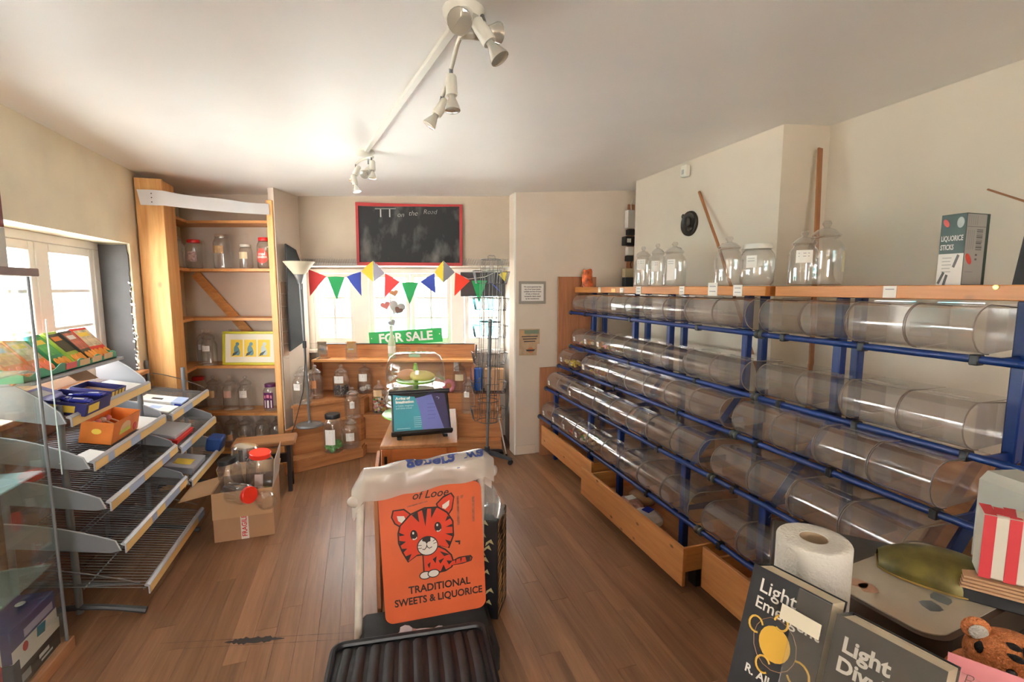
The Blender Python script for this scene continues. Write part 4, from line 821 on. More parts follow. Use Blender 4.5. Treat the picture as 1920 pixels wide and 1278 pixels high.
jar('glass jar full of coloured gum balls on the middle dresser step', C3(-1.235, 4.385, .341), 0.315, 0.067, 'sweet', None, (.08, .06, .17), 0, None, mat('buff_label', (.66, .46, .26), .7), None, f_balls(110, .012, .14, [0, 1, 2, 4, 6, 7, 1, 3, 8, 4]))
jar('black capped jar of green wrapped sweets on the lowest step', C3(-1.525, 3.985, .111), 0.331, 0.081, 'screw', M_blklid, (.085, .13, .08), 0, None, None, None, f_balls(60, .016, .085, [3]))
jar('glass jar with two pale labels on the lowest dresser step', C3(-1.415, 4.085, .111), 0.294, 0.077, 'sweet', None, (.07, .07, .08), .3, 'glass jars on the dresser')
jar('glass jar with two cream labels on the top right dresser step', C3(-.50, 4.535, .511), 0.294, 0.070, 'sweet', None, (.08, .06, .12), 0, None, mat('cream_label', (.68, .56, .36), .7))
jar('glass jar with white stickers right of the cake stand', C3(-.405, 4.40, .341), 0.347, 0.070, 'sweet', None, (.05, .05, .16), -.2, None)
jar('glass jar behind the blue magazines on the lowest step', C3(-.555, 4.33, .111), 0.284, 0.067, 'sweet', None, (.08, .08, .09), -.1, None)
jar('glass jar low behind the cake stand, partly hidden', C3(-.67, 4.335, .111), 0.326, 0.067, 'sweet', None, (.05, .1, .1), 0, None)
# jars on the top boards of the sweet stand
Zt = 1.5105
jar('glass sweet jar farthest along the top board', (1.93, 3.02, Zt), .285, .062, 'sweet', None, (.06, .07, .12), -.5, 'glass jars on the top boards')
jar('second glass sweet jar from the far end of the top board', (1.925, 2.84, Zt), .29, .06, 'sweet', None, (.055, .07, .10), -.5, 'glass jars on the top boards')
jar('wide glass sweet jar with white label strip on the top board', (1.93, 2.66, Zt), .285, .075, 'sweet', None, (.05, .13, .04), -.6, 'glass jars on the top boards')
jar('tall glass jar beside the leaning cane on the top board', (1.925, 2.175, Zt), .27, .075, 'sweet', None, (.05, .055, .14), .8, 'glass jars on the top boards')
jar('wide squat jar with a large white cap on the top board', (1.925, 1.975, Zt), .21, .082, 'squat', M_whlid, (.05, .06, .09), -.8, None)
jar('short glass jar with a white label on the near top board', (1.90, 1.685, Zt), .245, .06, 'sweet', None, (.065, .055, .10), -.5, 'glass jars on the near board')
jar('tall glass jar behind the short one on the near top board', (1.965, 1.635, Zt), .285, .072, 'sweet', None, (.06, .09, .06), .9, 'glass jars on the near board', mat('yellowed_label', (.62, .56, .36), .7))
# ---------------------------------------------------------------- middle of the room: chest, cake stand, magazines
ch = cthing('pine_chest', 'orange pine chest with an open side door in the middle of the room', 'chest', -.472, 2.375, 0, .13)
M_ch = wood('orange_chest_z', (.46, .12, .03), (.66, .22, .06), 'z', 1, .4, .3); M_chx = wood('orange_chest_x', (.46, .12, .03), (.66, .22, .06), 'x', 1, .4, .3); M_cht = wood('chest_top_y', (.36, .15, .06), (.56, .27, .12), 'y', 1, .45, .3)
q = MB(); q.cbox(-.195, .195, -.012, .70, .692, .713, .004); q.build('top', M_cht, ch)
for s in (-1, 1): q = MB(); q.cbox(s*.181-.009, s*.181+.009, .012, .69, .02, .691, .002); q.build('side_panel', M_old_y, ch)
q = MB(); q.cbox(-.17, .17, .675, .69, .02, .691, .002); q.build('back_panel', M_old_x, ch)
for x0, x1 in ((-.19, -.14), (.14, .19)): q = MB(); q.cbox(x0, x1, -.008, .012, .02, .691, .003); q.build('stile', M_ch, ch)
q = MB(); q.cbox(-.139, .139, -.008, .012, .63, .691, .003); q.build('top_rail', M_chx, ch)
for i in range(3): q = MB(); q.cbox(-.138+.0925*i, -.047+.0925*i, .0, .012, .06, .629, .003); q.build('panel_board', M_ch, ch)
q = MB(); q.cbox(-.19, .19, -.006, .012, 0, .058, .003); q.build('plinth', M_chx, ch)
M_iron = mat('black_iron', (.02, .018, .016), .5, metal=.5)
for x in (-.168, .130): q = MB(); q.cbox(x-.007, x+.007, -.014, -.0081, .595, .655, .002); q.tube([(x, -.015, .61), (x, -.018, .64)], .005, 6); q.build('hinge', M_iron, ch)
q = MB(); q.cbox(-.009, .009, -.39, 0, .03, .69, .003, TR(-.20, -.012, 0) @ RZ(.10)); q.build('open_door', M_old_z, ch)
# two-tier document stand with magazines
st = cthing('magazine_stand', 'sloping black desk stand holding blue magazines on the pine chest', 'stand', -.475, 2.475, .7135, .26)
SLP = -.62
Mx = TR(0, 0, .018) @ RX(SLP)
q = MB(); q.cbox(-.155, .155, 0, .012, 0, .245, .006, Mx); q.build('back_plate', M_black, st)
q = MB(); q.cbox(-.16, .16, -.035, .006, -.004, .014, .004, Mx); q.build('front_ledge', M_black, st)
q = MB(); q.tube([(-.165, .004, .245), (.165, .004, .245)], .012, 10); q.v = [tuple(Mx @ Vector(v)) for v in q.v]; q.build('top_roll', M_black, st)
for x in (-.12, .12): q = MB(); q.cbox(x-.012, x+.012, -.02, .16, 0, .012, .003); q.tube([(x, .155, .008), (x, .13, .19)], .006, 6); q.build('prop_leg', M_black, st)
def mag(label, poly, m_, off, prints, nm='magazine'):
    t = cthing(nm, label, 'magazine', -.475, 2.475, .7135, .26)
    q = MB(); q.prism(poly, -.004-off, -.001-off, 'xz', Mx); q.build('cover', m_, t)
    return t
M_tealp = mat('teal_cover', (.06, .33, .42), .35, noise=.12, nscale=8); M_viol = mat('violet_cover', (.17, .19, .52), .35, noise=.06); M_indi = mat('indigo_cover', (.05, .04, .11), .35)
m1 = mag('teal magazine with white headline on the sloping stand', [(-.145, .016), (.03, .016), (.01, .10), (-.01, .16), (-.03, .215), (-.10, .222), (-.145, .232)], M_tealp, 0, ())
def onstand(word, sz, m_, t, x, z, off, rot=0, al='LEFT', o_=0.0004):
    o = text(word, sz, 'lettering', m_, t, (0, 0, 0), (0, 0, 0), .0002, o_, al); R_ = Mx @ TR(x, -.0045-off, z) @ RX(pi/2) @ RZ(rot); o.data.transform(R_); return o
onstand('A-ring of\nImagination', .021, M_card, m1, -.132, .197, 0, 0, 'LEFT', .0012)
onstand('a Celtic magician\nand time travel', .014, mat('pale_teal', (.35, .60, .66), .5), m1, -.132, .158, 0)
for i in range(6): q = MB(); q.box(-.04, .012-.003*i, -.0046, -.0042, .095-.011*i, .0985-.011*i, Mx); q.build('text_line', mat('pale_teal', (.35, .60, .66), .5), m1)
q = MB(); q.box(-.13, -.06, -.0046, -.0042, .034, .038, Mx); q.build('text_line', mat('pale_teal', (.35, .60, .66), .5), m1)
m2 = mag('indigo magazine at the right of the sloping stand', [(.03, .02), (.15, .024), (.135, .225), (.05, .236), (.03, .22)], M_indi, .001, ())
q = MB(); q.prism([(.083, .205), (.095, .208), (.105, .20), (.098, .19), (.10, .203)], -.0056, -.0051, 'xz', Mx); q.build('emblem', mat('pale_violet', (.45, .42, .62), .5), m2)
m3 = mag('violet blue leaflet overlapping both magazines on the stand', [(.005, .006), (.118, .016), (.062, .222), (-.025, .204), (-.004, .12)], M_viol, .004, ())
for i in range(5): q = MB(); q.box(.035, .072+.006*(i % 2), -.0092, -.0085, .165-.021*i, .168-.021*i, Mx); q.build('text_line', mat('violet_ink', (.10, .11, .36), .5), m3)
# green tiered cake stand under clear domes
ck = cthing('cake_stand', 'lime green three tier cake stand under clear domes on the pine chest', 'cake stand', -.57, 2.80, .7135)
M_cake = mat('lime_plastic', (.22, .52, .015), .3)
def plate(name, r, z): q = MB(); q.lathe([(0, z), (r*.7, z+.002), (r*.93, z+.008), (r, z+.018), (r*.99, z+.021), (r*.9, z+.012), (r*.66, z+.006), (0, z+.005)], n=32); return q.build(name, M_cake, ck)
plate('bottom_plate', .20, .03); plate('middle_plate', .155, .12); plate('top_plate', .115, .23)
q = MB(); q.lathe([(.06, 0), (.055, .008), (.022, .02), (.02, .14), (.02, .15), (.013, .16), (.016, .24), (.012, .26), (.016, .30), (.009, .345), (0, .35)], n=16); q.build('column', M_cake, ck)
M_dome = clear('dome_plastic', (.96, .965, .965), .035, (.78, .78, .78), .05, 1.5, .75, 1.1)
for nm, z0, h, r in (('upper_dome', .215, .19, .172), ('lower_dome', .105, .105, .178)):
    q = MB(); q.lathe([(r, z0), (r*1.0, z0+h*.45), (r*.96, z0+h*.72), (r*.84, z0+h*.92), (r*.7, z0+h), (0, z0+h+.004)], n=32, ell=.85); q.build(nm, M_dome, ck)
for x in (-.105, -.045, .03, .085):
    q = MB(); q.tube([(x+.014*cos(a_*.5236), 0, .425+.014*sin(a_*.5236)) for a_ in range(12)], .004, 6, True); q.build('dome_ring', M_dome, ck)
q = MB(); q.cbox(-.03, .035, -.035, -.033, .388, .408, .0005); q.build('green_sticker', mat('pale_green', (.35, .60, .38), .5), ck)
# wrapped fruit shaped sweets on the plates
def wrapped(label, x, d, z, col, sq, rot, r=.045):
    t = cthing('wrapped_sweet', label, 'sweet', x, d, z, rot, 'wrapped fruit sweets on the cake stand')
    q = MB(); q.ball((0, 0, r*sq[2]), r, 16, sq); q.build('sweet', col, t)
    for s in (-1, 1):
        q = MB(); R = random.Random(int(r*1000)+s); vs = [(s*r*sq[0]*.9, 0, r*sq[2])]+[(s*(r*sq[0]+.055+R.uniform(-.015, .015)), .045*sin(a_*.8-1.6), r*sq[2]+.035*cos(a_*1.1)+R.uniform(-.012, .012)) for a_ in range(5)]
        q.add(vs, [(0, i, i+1) for i in range(1, 5)]); q.build('wrapper_tail', M_wrap, t)
    return t
M_wrap = clear('cellophane', (.95, .95, .94), .16, (.80, .80, .76), .12, 1.5, .8, 2.5)
M_peach = mat('peach_sugar', (.72, .36, .19), .4, noise=.25, nscale=9); M_ban = mat('banana_sugar', (.72, .58, .20), .4, noise=.2, nscale=12); M_crm = mat('cream_sugar', (.70, .55, .38), .4, noise=.25, nscale=14)
wrapped('peach coloured wrapped sweet on the top plate of the cake stand', -.615, 2.785, .7135+.247, M_peach, (1.3, .8, .75), .3)
wrapped('yellow wrapped sweet shaped like a banana on the top plate', -.53, 2.765, .7135+.247, M_ban, (2.0, .7, .75), -.15, .042)
wrapped('cream wrapped sweet at the left of the middle plate', -.64, 2.74, .7135+.138, M_crm, (1.5, .8, .75), -.4, .042)
wrapped('greenish wrapped sweet at the right of the middle plate', -.49, 2.74, .7135+.138, mat('green_sugar', (.42, .50, .30), .4, noise=.3), (1.5, .8, .6), .35, .044)
q = MB()
R = random.Random(5); q.grid(lambda u, v: (-.19+.10*u+.02*sin(9*v), -.06+.05*sin(5*u+3*v), .05+.16*v+.012*sin(11*u+7*v)), 8, 8); o = q.build('cellophane_sheet', M_wrap, None, C3(-.56, 2.80, .7135), (0, 0, -YAW)); tag(o, 'crumpled cellophane hanging at the left of the cake stand', 'wrapper')
# bottle with heart lollies, pink ring, orange packet, tub and carton on the dresser
t = cthing('bottle', 'slim pale green bottle holding heart shaped decorations behind the cake stand', 'bottle', -1.135, 4.50, .841)
q = MB(); q.lathe([(0, .002), (.033, .003), (.036, .02), (.036, .13), (.03, .17), (.014, .215), (.012, .29), (.015, .295), (.015, .305)], n=18); q.build('glass', mat('milky_green', (.50, .62, .42), .15), t)
q = MB(); q.lathe([(.0366, .05), (.0366, .12)], n=18); q.build('label', mat('pale_label', (.72, .74, .66), .6), t)
dc = cthing('heart_picks', 'bunch of silver and red heart decorations standing in the green bottle', 'decoration', -1.135, 4.49, 1.03); dc.scale = (1.3, 1, 1.15)
q = MB(); q.tube([(0, 0, 0), (.01, 0, .12), (.03, .0, .24)], .002, 5); q.tube([(0, 0, 0), (-.015, 0, .14), (-.03, 0, .25)], .002, 5); q.tube([(0, 0, 0), (.01, 0, .2), (0, 0, .36)], .002, 5); stuff(q.build('stick', M_card, dc))
def heart(cx, cz, s, rot): 
    pts = []
    for i in range(20):
        a_ = 2*pi*i/20; x = .0625*16*sin(a_)**3; z = .0625*(13*cos(a_)-5*cos(2*a_)-2*cos(3*a_)-cos(4*a_)); pts.append((cx+s*(x*cos(rot)-z*sin(rot)), cz+s*(x*sin(rot)+z*cos(rot))))
    return pts
for cx, cz, s, r_, m_ in ((.045, .255, .060, -.4, mat('silver_foil', (.42, .40, .40), .2, metal=.8)), (-.035, .27, .036, .3, mat('candy_red', (.55, .14, .12), .4)), (.03, .37, .03, .2, mat('brown_bear', (.42, .22, .10), .6)), (.01, .13, .028, .6, mat('silver_foil', (.42, .40, .40), .2, metal=.8))):
    q = MB(); q.prism(heart(cx, cz, s, r_), -.006, .006, 'xz'); q.build('heart', m_, dc)
q = MB(); q.prism(heart(.06, .23, .032, -.5), -.0085, -.0062, 'xz'); q.build('chocolate_heart', mat('brown_heart', (.14, .05, .03), .4), dc)
t = cthing('ring_cushion', 'pink ring shaped toy beside the cake stand on the dresser step', 'toy', -.60, 4.50, .511)
q = MB(); q.tube([(.045*cos(a_*.314), 0, .066+.045*sin(a_*.314)) for a_ in range(20)], .021, 10, True); q.build('ring', mat('pink_plush', (.66, .24, .28), .8, noise=.25, nscale=40), t)
q = MB(); q.cbox(-.035, .035, -.03, .03, 0, .22, .01); tag(q.build('orange_packet', mat('orange_packet', (.85, .32, .02), .35), None, C3(-1.03, 4.42, .511), (0, 0, -YAW)), 'orange packet behind the left side of the cake stand', 'packet')
q = MB(); q.lathe([(.05, 0), (.055, .02), (.055, .2), (.052, .21), (0, .21)], n=24); tag(q.build('blue_tub', mat('bright_blue', (.01, .12, .55), .4), None, C3(-.335, 4.53, .531)), 'bright blue tub behind the wire spinner', 'tub')
q = MB(); q.cbox(-.09, .09, -.06, .05, 0, .205, .003); tag(q.build('cardboard_carton', M_kraft, None, C3(-.17, 4.545, .531), (0, 0, -YAW)), 'brown cardboard carton on the dresser behind the wire spinner', 'box')
# ---------------------------------------------------------------- wire postcard spinner
sp = cthing('postcard_spinner', 'tall empty wire postcard spinner on a five legged castor base', 'display rack', -.215, 4.02, 0)
M_leg = mat('slate_plastic', (.05, .06, .075), .45)
for i in range(5):
    a_ = -pi/2+2*pi*i/5+.05; q = MB(); M_ = RZ(a_)
    q.prism([(.015, .10), (.06, .10), (.20, .062), (.225, .05), (.215, .04), (.19, .044), (.06, .068), (.015, .062)], -.017, .017, 'xz', M_); q.build('base_leg', M_leg, sp)
    q = MB(); c_ = (.208*cos(a_), .208*sin(a_))
    for s in (-1, 1): q.lathe([(.0, -.007), (.019, -.007), (.021, 0), (.019, .007), (0, .007)], n=14, M=TR(c_[0]+s*.012*sin(a_), c_[1]-s*.012*cos(a_), .021) @ RZ(a_) @ RX(pi/2))
    q.cbox(-.01, .01, -.006, .006, .02, .045, .003, TR(c_[0], c_[1], 0) @ M_); q.build('castor', M_black, sp)
q = MB(); q.lathe([(.035, .05), (.035, .095), (.024, .105), (.022, .14)], n=16); q.build('hub', M_leg, sp)
lean = TR(0, 0, .1) @ RY(.028)
q = MB(); q.tube([(0, 0, .0), (0, 0, 1.13)], .0125, 12); q.lathe([(.015, 1.08), (.018, 1.09), (.018, 1.14), (.0, 1.145)], n=12); q.v = [tuple(lean @ Vector(v)) for v in q.v]; q.build('pole', M_greym, sp)
M_wire = mat('dull_wire', (.16, .16, .165), .4, metal=.8)
q = MB()
for i in range(8): a_ = 2*pi*i/8+.2; q.tube([(.088*cos(a_), .088*sin(a_), .27), (.088*cos(a_), .088*sin(a_), 1.635)], .0026, 5)
for z in (.27, .45, 1.12, 1.635): q.tube([(.088*cos(2*pi*i/20), .088*sin(2*pi*i/20), z) for i in range(20)], .0032, 5, True)
for a_ in (0, pi/2): q.tube([(-.088*cos(a_), -.088*sin(a_), 1.12), (.088*cos(a_), .088*sin(a_), 1.12)], .003, 5)
q.v = [tuple(lean @ Vector(v)) for v in q.v]; stuff(q.build('wire_cage', M_wire, sp))
q = MB(); q.tube([(-.03, 0, 1.635), (-.03, 0, 1.66), (-.022, 0, 1.668), (.022, 0, 1.668), (.03, 0, 1.66), (.03, 0, 1.635)], .0032, 6); q.v = [tuple(lean @ Vector(v)) for v in q.v]; q.build('carry_loop', M_wire, sp)
bk = MB(); w_ = .052
for a0, a1 in (((-w_, 0, .1), (-w_*1.05, .058, .1)), ((w_, 0, .1), (w_*1.05, .058, .1))): bk.tube([a0, a1], .0022, 4)
bk.tube([(-w_*1.05, .058, .1), (w_*1.05, .058, .1)], .0022, 4); bk.tube([(-w_*.8, .036, 0), (w_*.8, .036, 0)], .0022, 4); bk.tube([(-w_*.8, .036, 0), (-w_*.8, 0, 0)], .0022, 4); bk.tube([(w_*.8, .036, 0), (w_*.8, 0, 0)], .0022, 4)
for i in range(5): u = -1+.5*i; bk.tube([(u*w_*.8, .036, 0), (u*w_*1.05, .058, .1)], .0018, 4)
bkm = bk.mesh('wire_basket', M_wire)
for z in (1.44, 1.22, .99, .765, .515, .285):
    for i in range(4):
        a_ = pi/2*i+.25; o = link('wire_basket', bkm, sp); o.matrix_local = lean @ TR(0, 0, z) @ RZ(a_) @ TR(0, .088, 0)
t = thing('walking_cane', 'thin pale stick leaning behind the wire spinner', 'stick', C3(-.11, 4.20, .0), -YAW)
q = MB(); q.tube([(.06, -.02, .005), (-.03, .03, .46)], .006, 8); q.build('shaft', mat('pale_stick', (.62, .58, .52), .5), t); q = MB(); q.tube([(.06, -.02, .001), (.058, -.019, .02)], .008, 8); q.build('ferrule', M_black, t)
# ---------------------------------------------------------------- cardboard box of empty jars
bx = cthing('cardboard_box', 'open cardboard box of empty plastic jars with a red FRAGILE tape', 'box', -1.655, 2.885, 0, .33)
w, d, h = .162, .145, .30
M_k2 = mat('pale_kraft', (.52, .32, .17), .8, noise=.1, nscale=3)
for nm, b_ in (('front_wall', (-w, w, -d, -d+.004)), ('back_wall', (-w, w, d-.004, d)), ('side_wall', (-w, -w+.004, -d+.004, d-.004)), ('side_wall', (w-.004, w, -d+.004, d-.004))): q = MB(); q.box(b_[0], b_[1], b_[2], b_[3], 0, h); q.build(nm, M_kraft, bx)
q = MB(); q.box(-w+.004, w-.004, -d+.004, d-.004, 0, .004); q.build('bottom', M_kraft, bx)
q = MB(); q.box(-w, w-.005, -.003, 0, -.155, .0, TR(0, -d-.001, h) @ RX(-.06)); q.build('flap', M_k2, bx)
q = MB(); q.prism([(-.14, 0), (.14, 0), (.125, .20), (-.13, .17)], 0, .003, 'yz', TR(w, 0, h) @ RY(.10)); q.build('flap', mat('grey_kraft', (.50, .42, .36), .8), bx)
q = MB(); q.prism([(-.145, 0), (.145, 0), (.14, .17), (-.14, .17)], 0, .003, 'yz', TR(-w, 0, h) @ RY(-1.75)); q.build('flap', M_k2, bx)
q = MB(); q.box(-w, w, 0, .003, 0, .12, TR(0, d, h) @ RX(-1.2)); q.build('flap', M_k2, bx)
q = MB(); q.box(-.02, .022, -d-.0012, -d-.0004, 0, .15); tp = q.build('tape', mat('white_tape', (.74, .68, .62), .5), bx)
text('FRAGILE', .038, 'lettering', mat('fragile_red', (.58, .03, .03), .5), tp, (.001, -d-.0014, .082), (pi/2, -pi/2, 0), .0002, .0008, sx=.95)
bxp = lambda x, y, z: tuple(Vector(bx.location)+RZ(-YAW+.33) @ Vector((x, y, z)))
M_pet = clear('pet_plastic', (.95, .95, .95), .06, (.74, .70, .68), .06, 1.5, .5, 2.2)
def tub(label, x, y, z, r, h_, lidm, rot):
    t = thing('plastic_jar', label, 'jar', bxp(x, y, z), 0, 'plastic jars in the cardboard box', rot)
    q = MB(); q.lathe([(0, .002), (r*.85, .002), (r, .012), (r, h_*.72), (r*.96, h_*.79), (r*.75, h_*.88), (r*.72, h_*.9), (r*.72, h_*.95)], n=22); q.build('jar_body', M_pet, t)
    if lidm: q = MB(); q.lathe([(r*.80, h_*.88), (r*.80, h_*.99), (r*.76, h_), (0, h_)], n=22); q.build('jar_lid', lidm, t)
    return t
t = tub('large clear jar with a red lid standing in the cardboard box', .06, .05, .235, .078, .245, mat('scarlet_lid', (.85, .04, .02), .35), (.10, .12, -YAW))
q = MB(); q.add([(.079*sin(a_), -.079*cos(a_), z) for z in (.05, .13) for a_ in (.1, .3, .5, .7)], [(0, 1, 5, 4), (1, 2, 6, 5), (2, 3, 7, 6)]); q.build('jar_label', mat('faded_label', (.70, .55, .50), .7), t)
tub('clear jar with a red lid lying at the front of the box', -.09, -.075, .27, .062, .20, mat('scarlet_lid', (.85, .04, .02), .35), tuple(((RZ(-YAW) @ Vector((.92, -.42, .12))).to_track_quat('Z', 'Y')).to_euler()))
tub('clear jar with a black lid standing at the left of the box', -.085, .055, .21, .068, .235, M_blklid, (.05, -.12, -YAW))
tub('upturned clear jar at the back of the cardboard box', -.02, .115, .50, .075, .26, None, (pi, .12, 0))
tub('clear jar lying at the right front corner of the box', .075, -.07, .235, .055, .18, None, (pi/2, 0, .5))
# ---------------------------------------------------------------- pavement sign
sg = cthing('pavement_sign', 'orange swinging pavement sign with a tiger drawing on a black base', 'sign', -.345, 1.84, 0, .24)
M_tubew = mat('white_tube', (.70, .64, .56), .4, noise=.12, nscale=20)
for x0, x1, d0 in ((-.282, -.250, .02), (.235, .235, .12)):
    q = MB(); q.tube([(x0, d0, .02), (x1, .06, .70)], .0155, 12); q.build('frame_leg', M_tubew, sg)
q = MB(); q.tube([(-.245, .06, .70), (-.235, .058, .735), (-.20, .056, .75), (.19, .056, .78), (.225, .058, .765), (.235, .06, .70)], .0155, 12); q.build('frame_top', M_tubew, sg)
q = MB(); q.cbox(-.272, .262, -.20, .14, 0, .125, .02); bs = q.build('base', mat('black_rubber', (.018, .018, .019), .6, noise=.3, nscale=30), sg)
Ms = Matrix.Translation((.028, .0, .435)) @ RY(-.03) @ RX(-.03)
def rrect(w, h, r, n=6): return [(sx*(w-r)+r*cos(a0+pi/2*i/n), sz*(h-r)+r*sin(a0+pi/2*i/n)) for sx, sz, a0 in ((1, 1, 0), (-1, 1, pi/2), (-1, -1, pi), (1, -1, 3*pi/2)) for i in range(n+1)]
q = MB(); q.prism(rrect(.205, .275, .035), 0, .005, 'xz', Ms); pnl = q.build('sign_panel', mat('sign_orange', (.68, .135, .05), .33, noise=.10, nscale=4), sg)
K0 = mat('print_black', (.035, .022, .02), .45); K1 = mat('tiger_orange', (.66, .055, .02), .45); K2 = mat('print_white', (.72, .68, .62), .45)
# picture coordinates of the drawing: pixels of the 1089 x 1278 enlargement, panel from (20, 95) to (975, 1205)
def D(px, py): return ((px-505)/955*.41+.0, (640-py)/1110*.545)
def flat(pts, lay, m_, name):
    q = MB(); pp = [D(*p) for p in pts]; y = -.0004-.0004*lay
    q.add([Ms @ Vector((x, y, z)) for x, z in pp], [tuple(range(len(pp)))]); return q.build(name, m_, pnl)
def ell(cx, cy_, rx, ry, n=24, rot=0, a0=0, a1=2*pi): return [(cx+rx*cos(a)*cos(rot)-ry*sin(a)*sin(rot), cy_+rx*cos(a)*sin(rot)+ry*sin(a)*cos(rot)) for a in [a0+(a1-a0)*i/n for i in range(n)]]
def fat(pts, k):
    cx = sum(p[0] for p in pts)/len(pts); cy_ = sum(p[1] for p in pts)/len(pts); return [(cx+(p[0]-cx)*(1+k/max(30, hypot(p[0]-cx, p[1]-cy_))), cy_+(p[1]-cy_)*(1+k/max(30, hypot(p[0]-cx, p[1]-cy_)))) for p in pts]
def shape(pts, lay, name, line=14, fill=None): flat(fat(pts, line), lay, K0, name+'_outline'); flat(pts, lay+1, fill or K1, name)
tail = [(660, 748), (750, 728), (840, 722), (858, 740), (845, 765), (770, 772), (670, 780)]; shape(tail, 1, 'tail')
body = [(408, 640), (540, 600), (610, 640), (660, 690), (678, 750), (660, 790), (600, 812), (540, 815), (480, 800), (410, 800)]; shape(body, 1, 'body')
for p in ([(560, 640), (650, 680), (600, 690)], [(545, 720), (600, 705), (560, 750)], [(620, 730), (678, 740), (640, 770)], [(560, 815), (590, 760), (610, 812)], [(440, 740), (470, 720), (455, 775)], [(490, 700), (530, 680), (515, 740)], [(700, 735), (715, 733), (705, 775)], [(750, 730), (768, 728), (755, 770)], [(800, 724), (850, 722), (845, 765), (810, 768)]): flat(p, 3, K0, 'stripe')
shape(ell(415, 828, 48, 28), 3, 'paw', 9, K2); shape(ell(492, 822, 48, 28), 5, 'paw', 9, K2)
shape([(160, 250), (250, 252), (310, 300), (330, 350), (225, 390), (170, 350), (145, 300)], 1, 'ear'); shape([(560, 235), (620, 190), (690, 165), (712, 200), (690, 290), (650, 340), (580, 300)], 1, 'ear')
flat([(185, 292), (250, 300), (262, 330), (225, 356), (195, 335)], 3, K2, 'inner_ear'); flat([(606, 250), (675, 215), (668, 260), (632, 288), (604, 275)], 3, K2, 'inner_ear')
head = [(215, 380), (310, 300), (440, 262), (560, 268), (640, 320), (690, 400), (690, 520), (640, 620), (560, 590), (400, 640), (350, 640), (270, 685), (225, 600), (195, 520), (195, 440)]; shape(head, 4, 'head')
for p in ([(320, 300), (375, 278), (385, 370)], [(415, 265), (465, 262), (440, 412)], [(500, 262), (550, 265), (495, 350)], [(195, 430), (250, 460), (198, 462)], [(195, 500), (255, 515), (200, 545)], [(208, 570), (262, 575), (225, 605)], [(240, 640), (300, 625), (270, 680)], [(650, 345), (675, 370), (625, 392)], [(688, 420), (692, 445), (625, 440)], [(690, 500), (688, 530), (620, 495)], [(668, 570), (650, 605), (615, 545)]): flat(p, 6, K0, 'stripe')
shape(ell(450, 578, 90, 75), 6, 'muzzle', 9, K2)
flat([(405, 510), (440, 498), (480, 505), (478, 540), (455, 545), (442, 560), (430, 540), (402, 530)], 8, K0, 'nose')
def stroke(pts, wd, lay, name):
    q = MB(); pp = [D(*p) for p in pts]; y = -.0004-.0004*lay; wd *= .41/955; vs = []
    for i, (x, z) in enumerate(pp):
        a, b_ = pp[max(i-1, 0)], pp[min(i+1, len(pp)-1)]; tx, tz = b_[0]-a[0], b_[1]-a[1]; l = hypot(tx, tz) or 1; vs += [Ms @ Vector((x-tz/l*wd, y, z+tx/l*wd)), Ms @ Vector((x+tz/l*wd, y, z-tx/l*wd))]
    q.add(vs, [(2*i, 2*i+2, 2*i+3, 2*i+1) for i in range(len(pp)-1)]); return q.build(name, K0, pnl)
stroke([(400, 600), (420, 605), (440, 585), (442, 555), (446, 585), (465, 600), (490, 590)], 4, 8, 'mouth')
for a, b_ in (((360, 562), (395, 566)), ((362, 590), (395, 588)), ((500, 545), (525, 530)), ((505, 565), (535, 558))): stroke([a, b_], 3, 8, 'whisker')
for cx, cy_, rr in ((330, 470, -.15), (555, 430, -.15)):
    flat(ell(cx, cy_, 33, 44, 20, rr), 6, K0, 'eye'); flat(ell(cx+6, cy_+28, 22, 12, 14, -.3), 7, K2, 'eye_shine'); flat(ell(cx-6, cy_-18, 9, 11, 12), 7, K2, 'eye_shine'); flat(ell(cx+3, cy_+14, 20, 17, 14), 8, K0, 'iris')
def sgtext(wd, sz, px, py, off, shear=0, sx=1.0):
    x, z = D(px, py); o = text(wd, sz, 'lettering', K0, pnl, (0, 0, 0), (0, 0, 0), .0002, off, shear=shear, sx=sx); o.data.transform(Ms @ TR(x, -.0007, z) @ RX(pi/2) @ RZ(.0)); return o
sgtext('TRADITIONAL', .043, 545, 940, .0010, 0, .90); sgtext('SWEETS & LIQUORICE', .042, 535, 1035, .0010, 0, .86); sgtext('of Looe', .046, 495, 145, .0004, .35)
for p in ([(745, 195), (765, 190), (760, 440), (738, 440)], [(780, 190), (810, 188), (800, 215), (780, 215)], [(890, 215), (915, 210), (905, 430), (885, 430)]): flat(p, 1, mat('tape_scar', (.42, .13, .08), .6, noise=.5, nscale=60), 'tape_residue')
flat([(280, 222), (470, 198), (472, 206), (282, 234)], 1, mat('tape_scar', (.42, .13, .08), .6), 'tape_residue'); flat([(705, 572), (760, 575), (755, 610), (740, 608), (745, 592), (715, 585)], 1, K0, 'scuff')
flat([(140, 75), (160, 70), (170, 105), (158, 110)], 1, K0, 'letter_foot'); flat([(790, 10), (830, 12), (826, 28), (800, 24)], 1, K0, 'letter_foot')
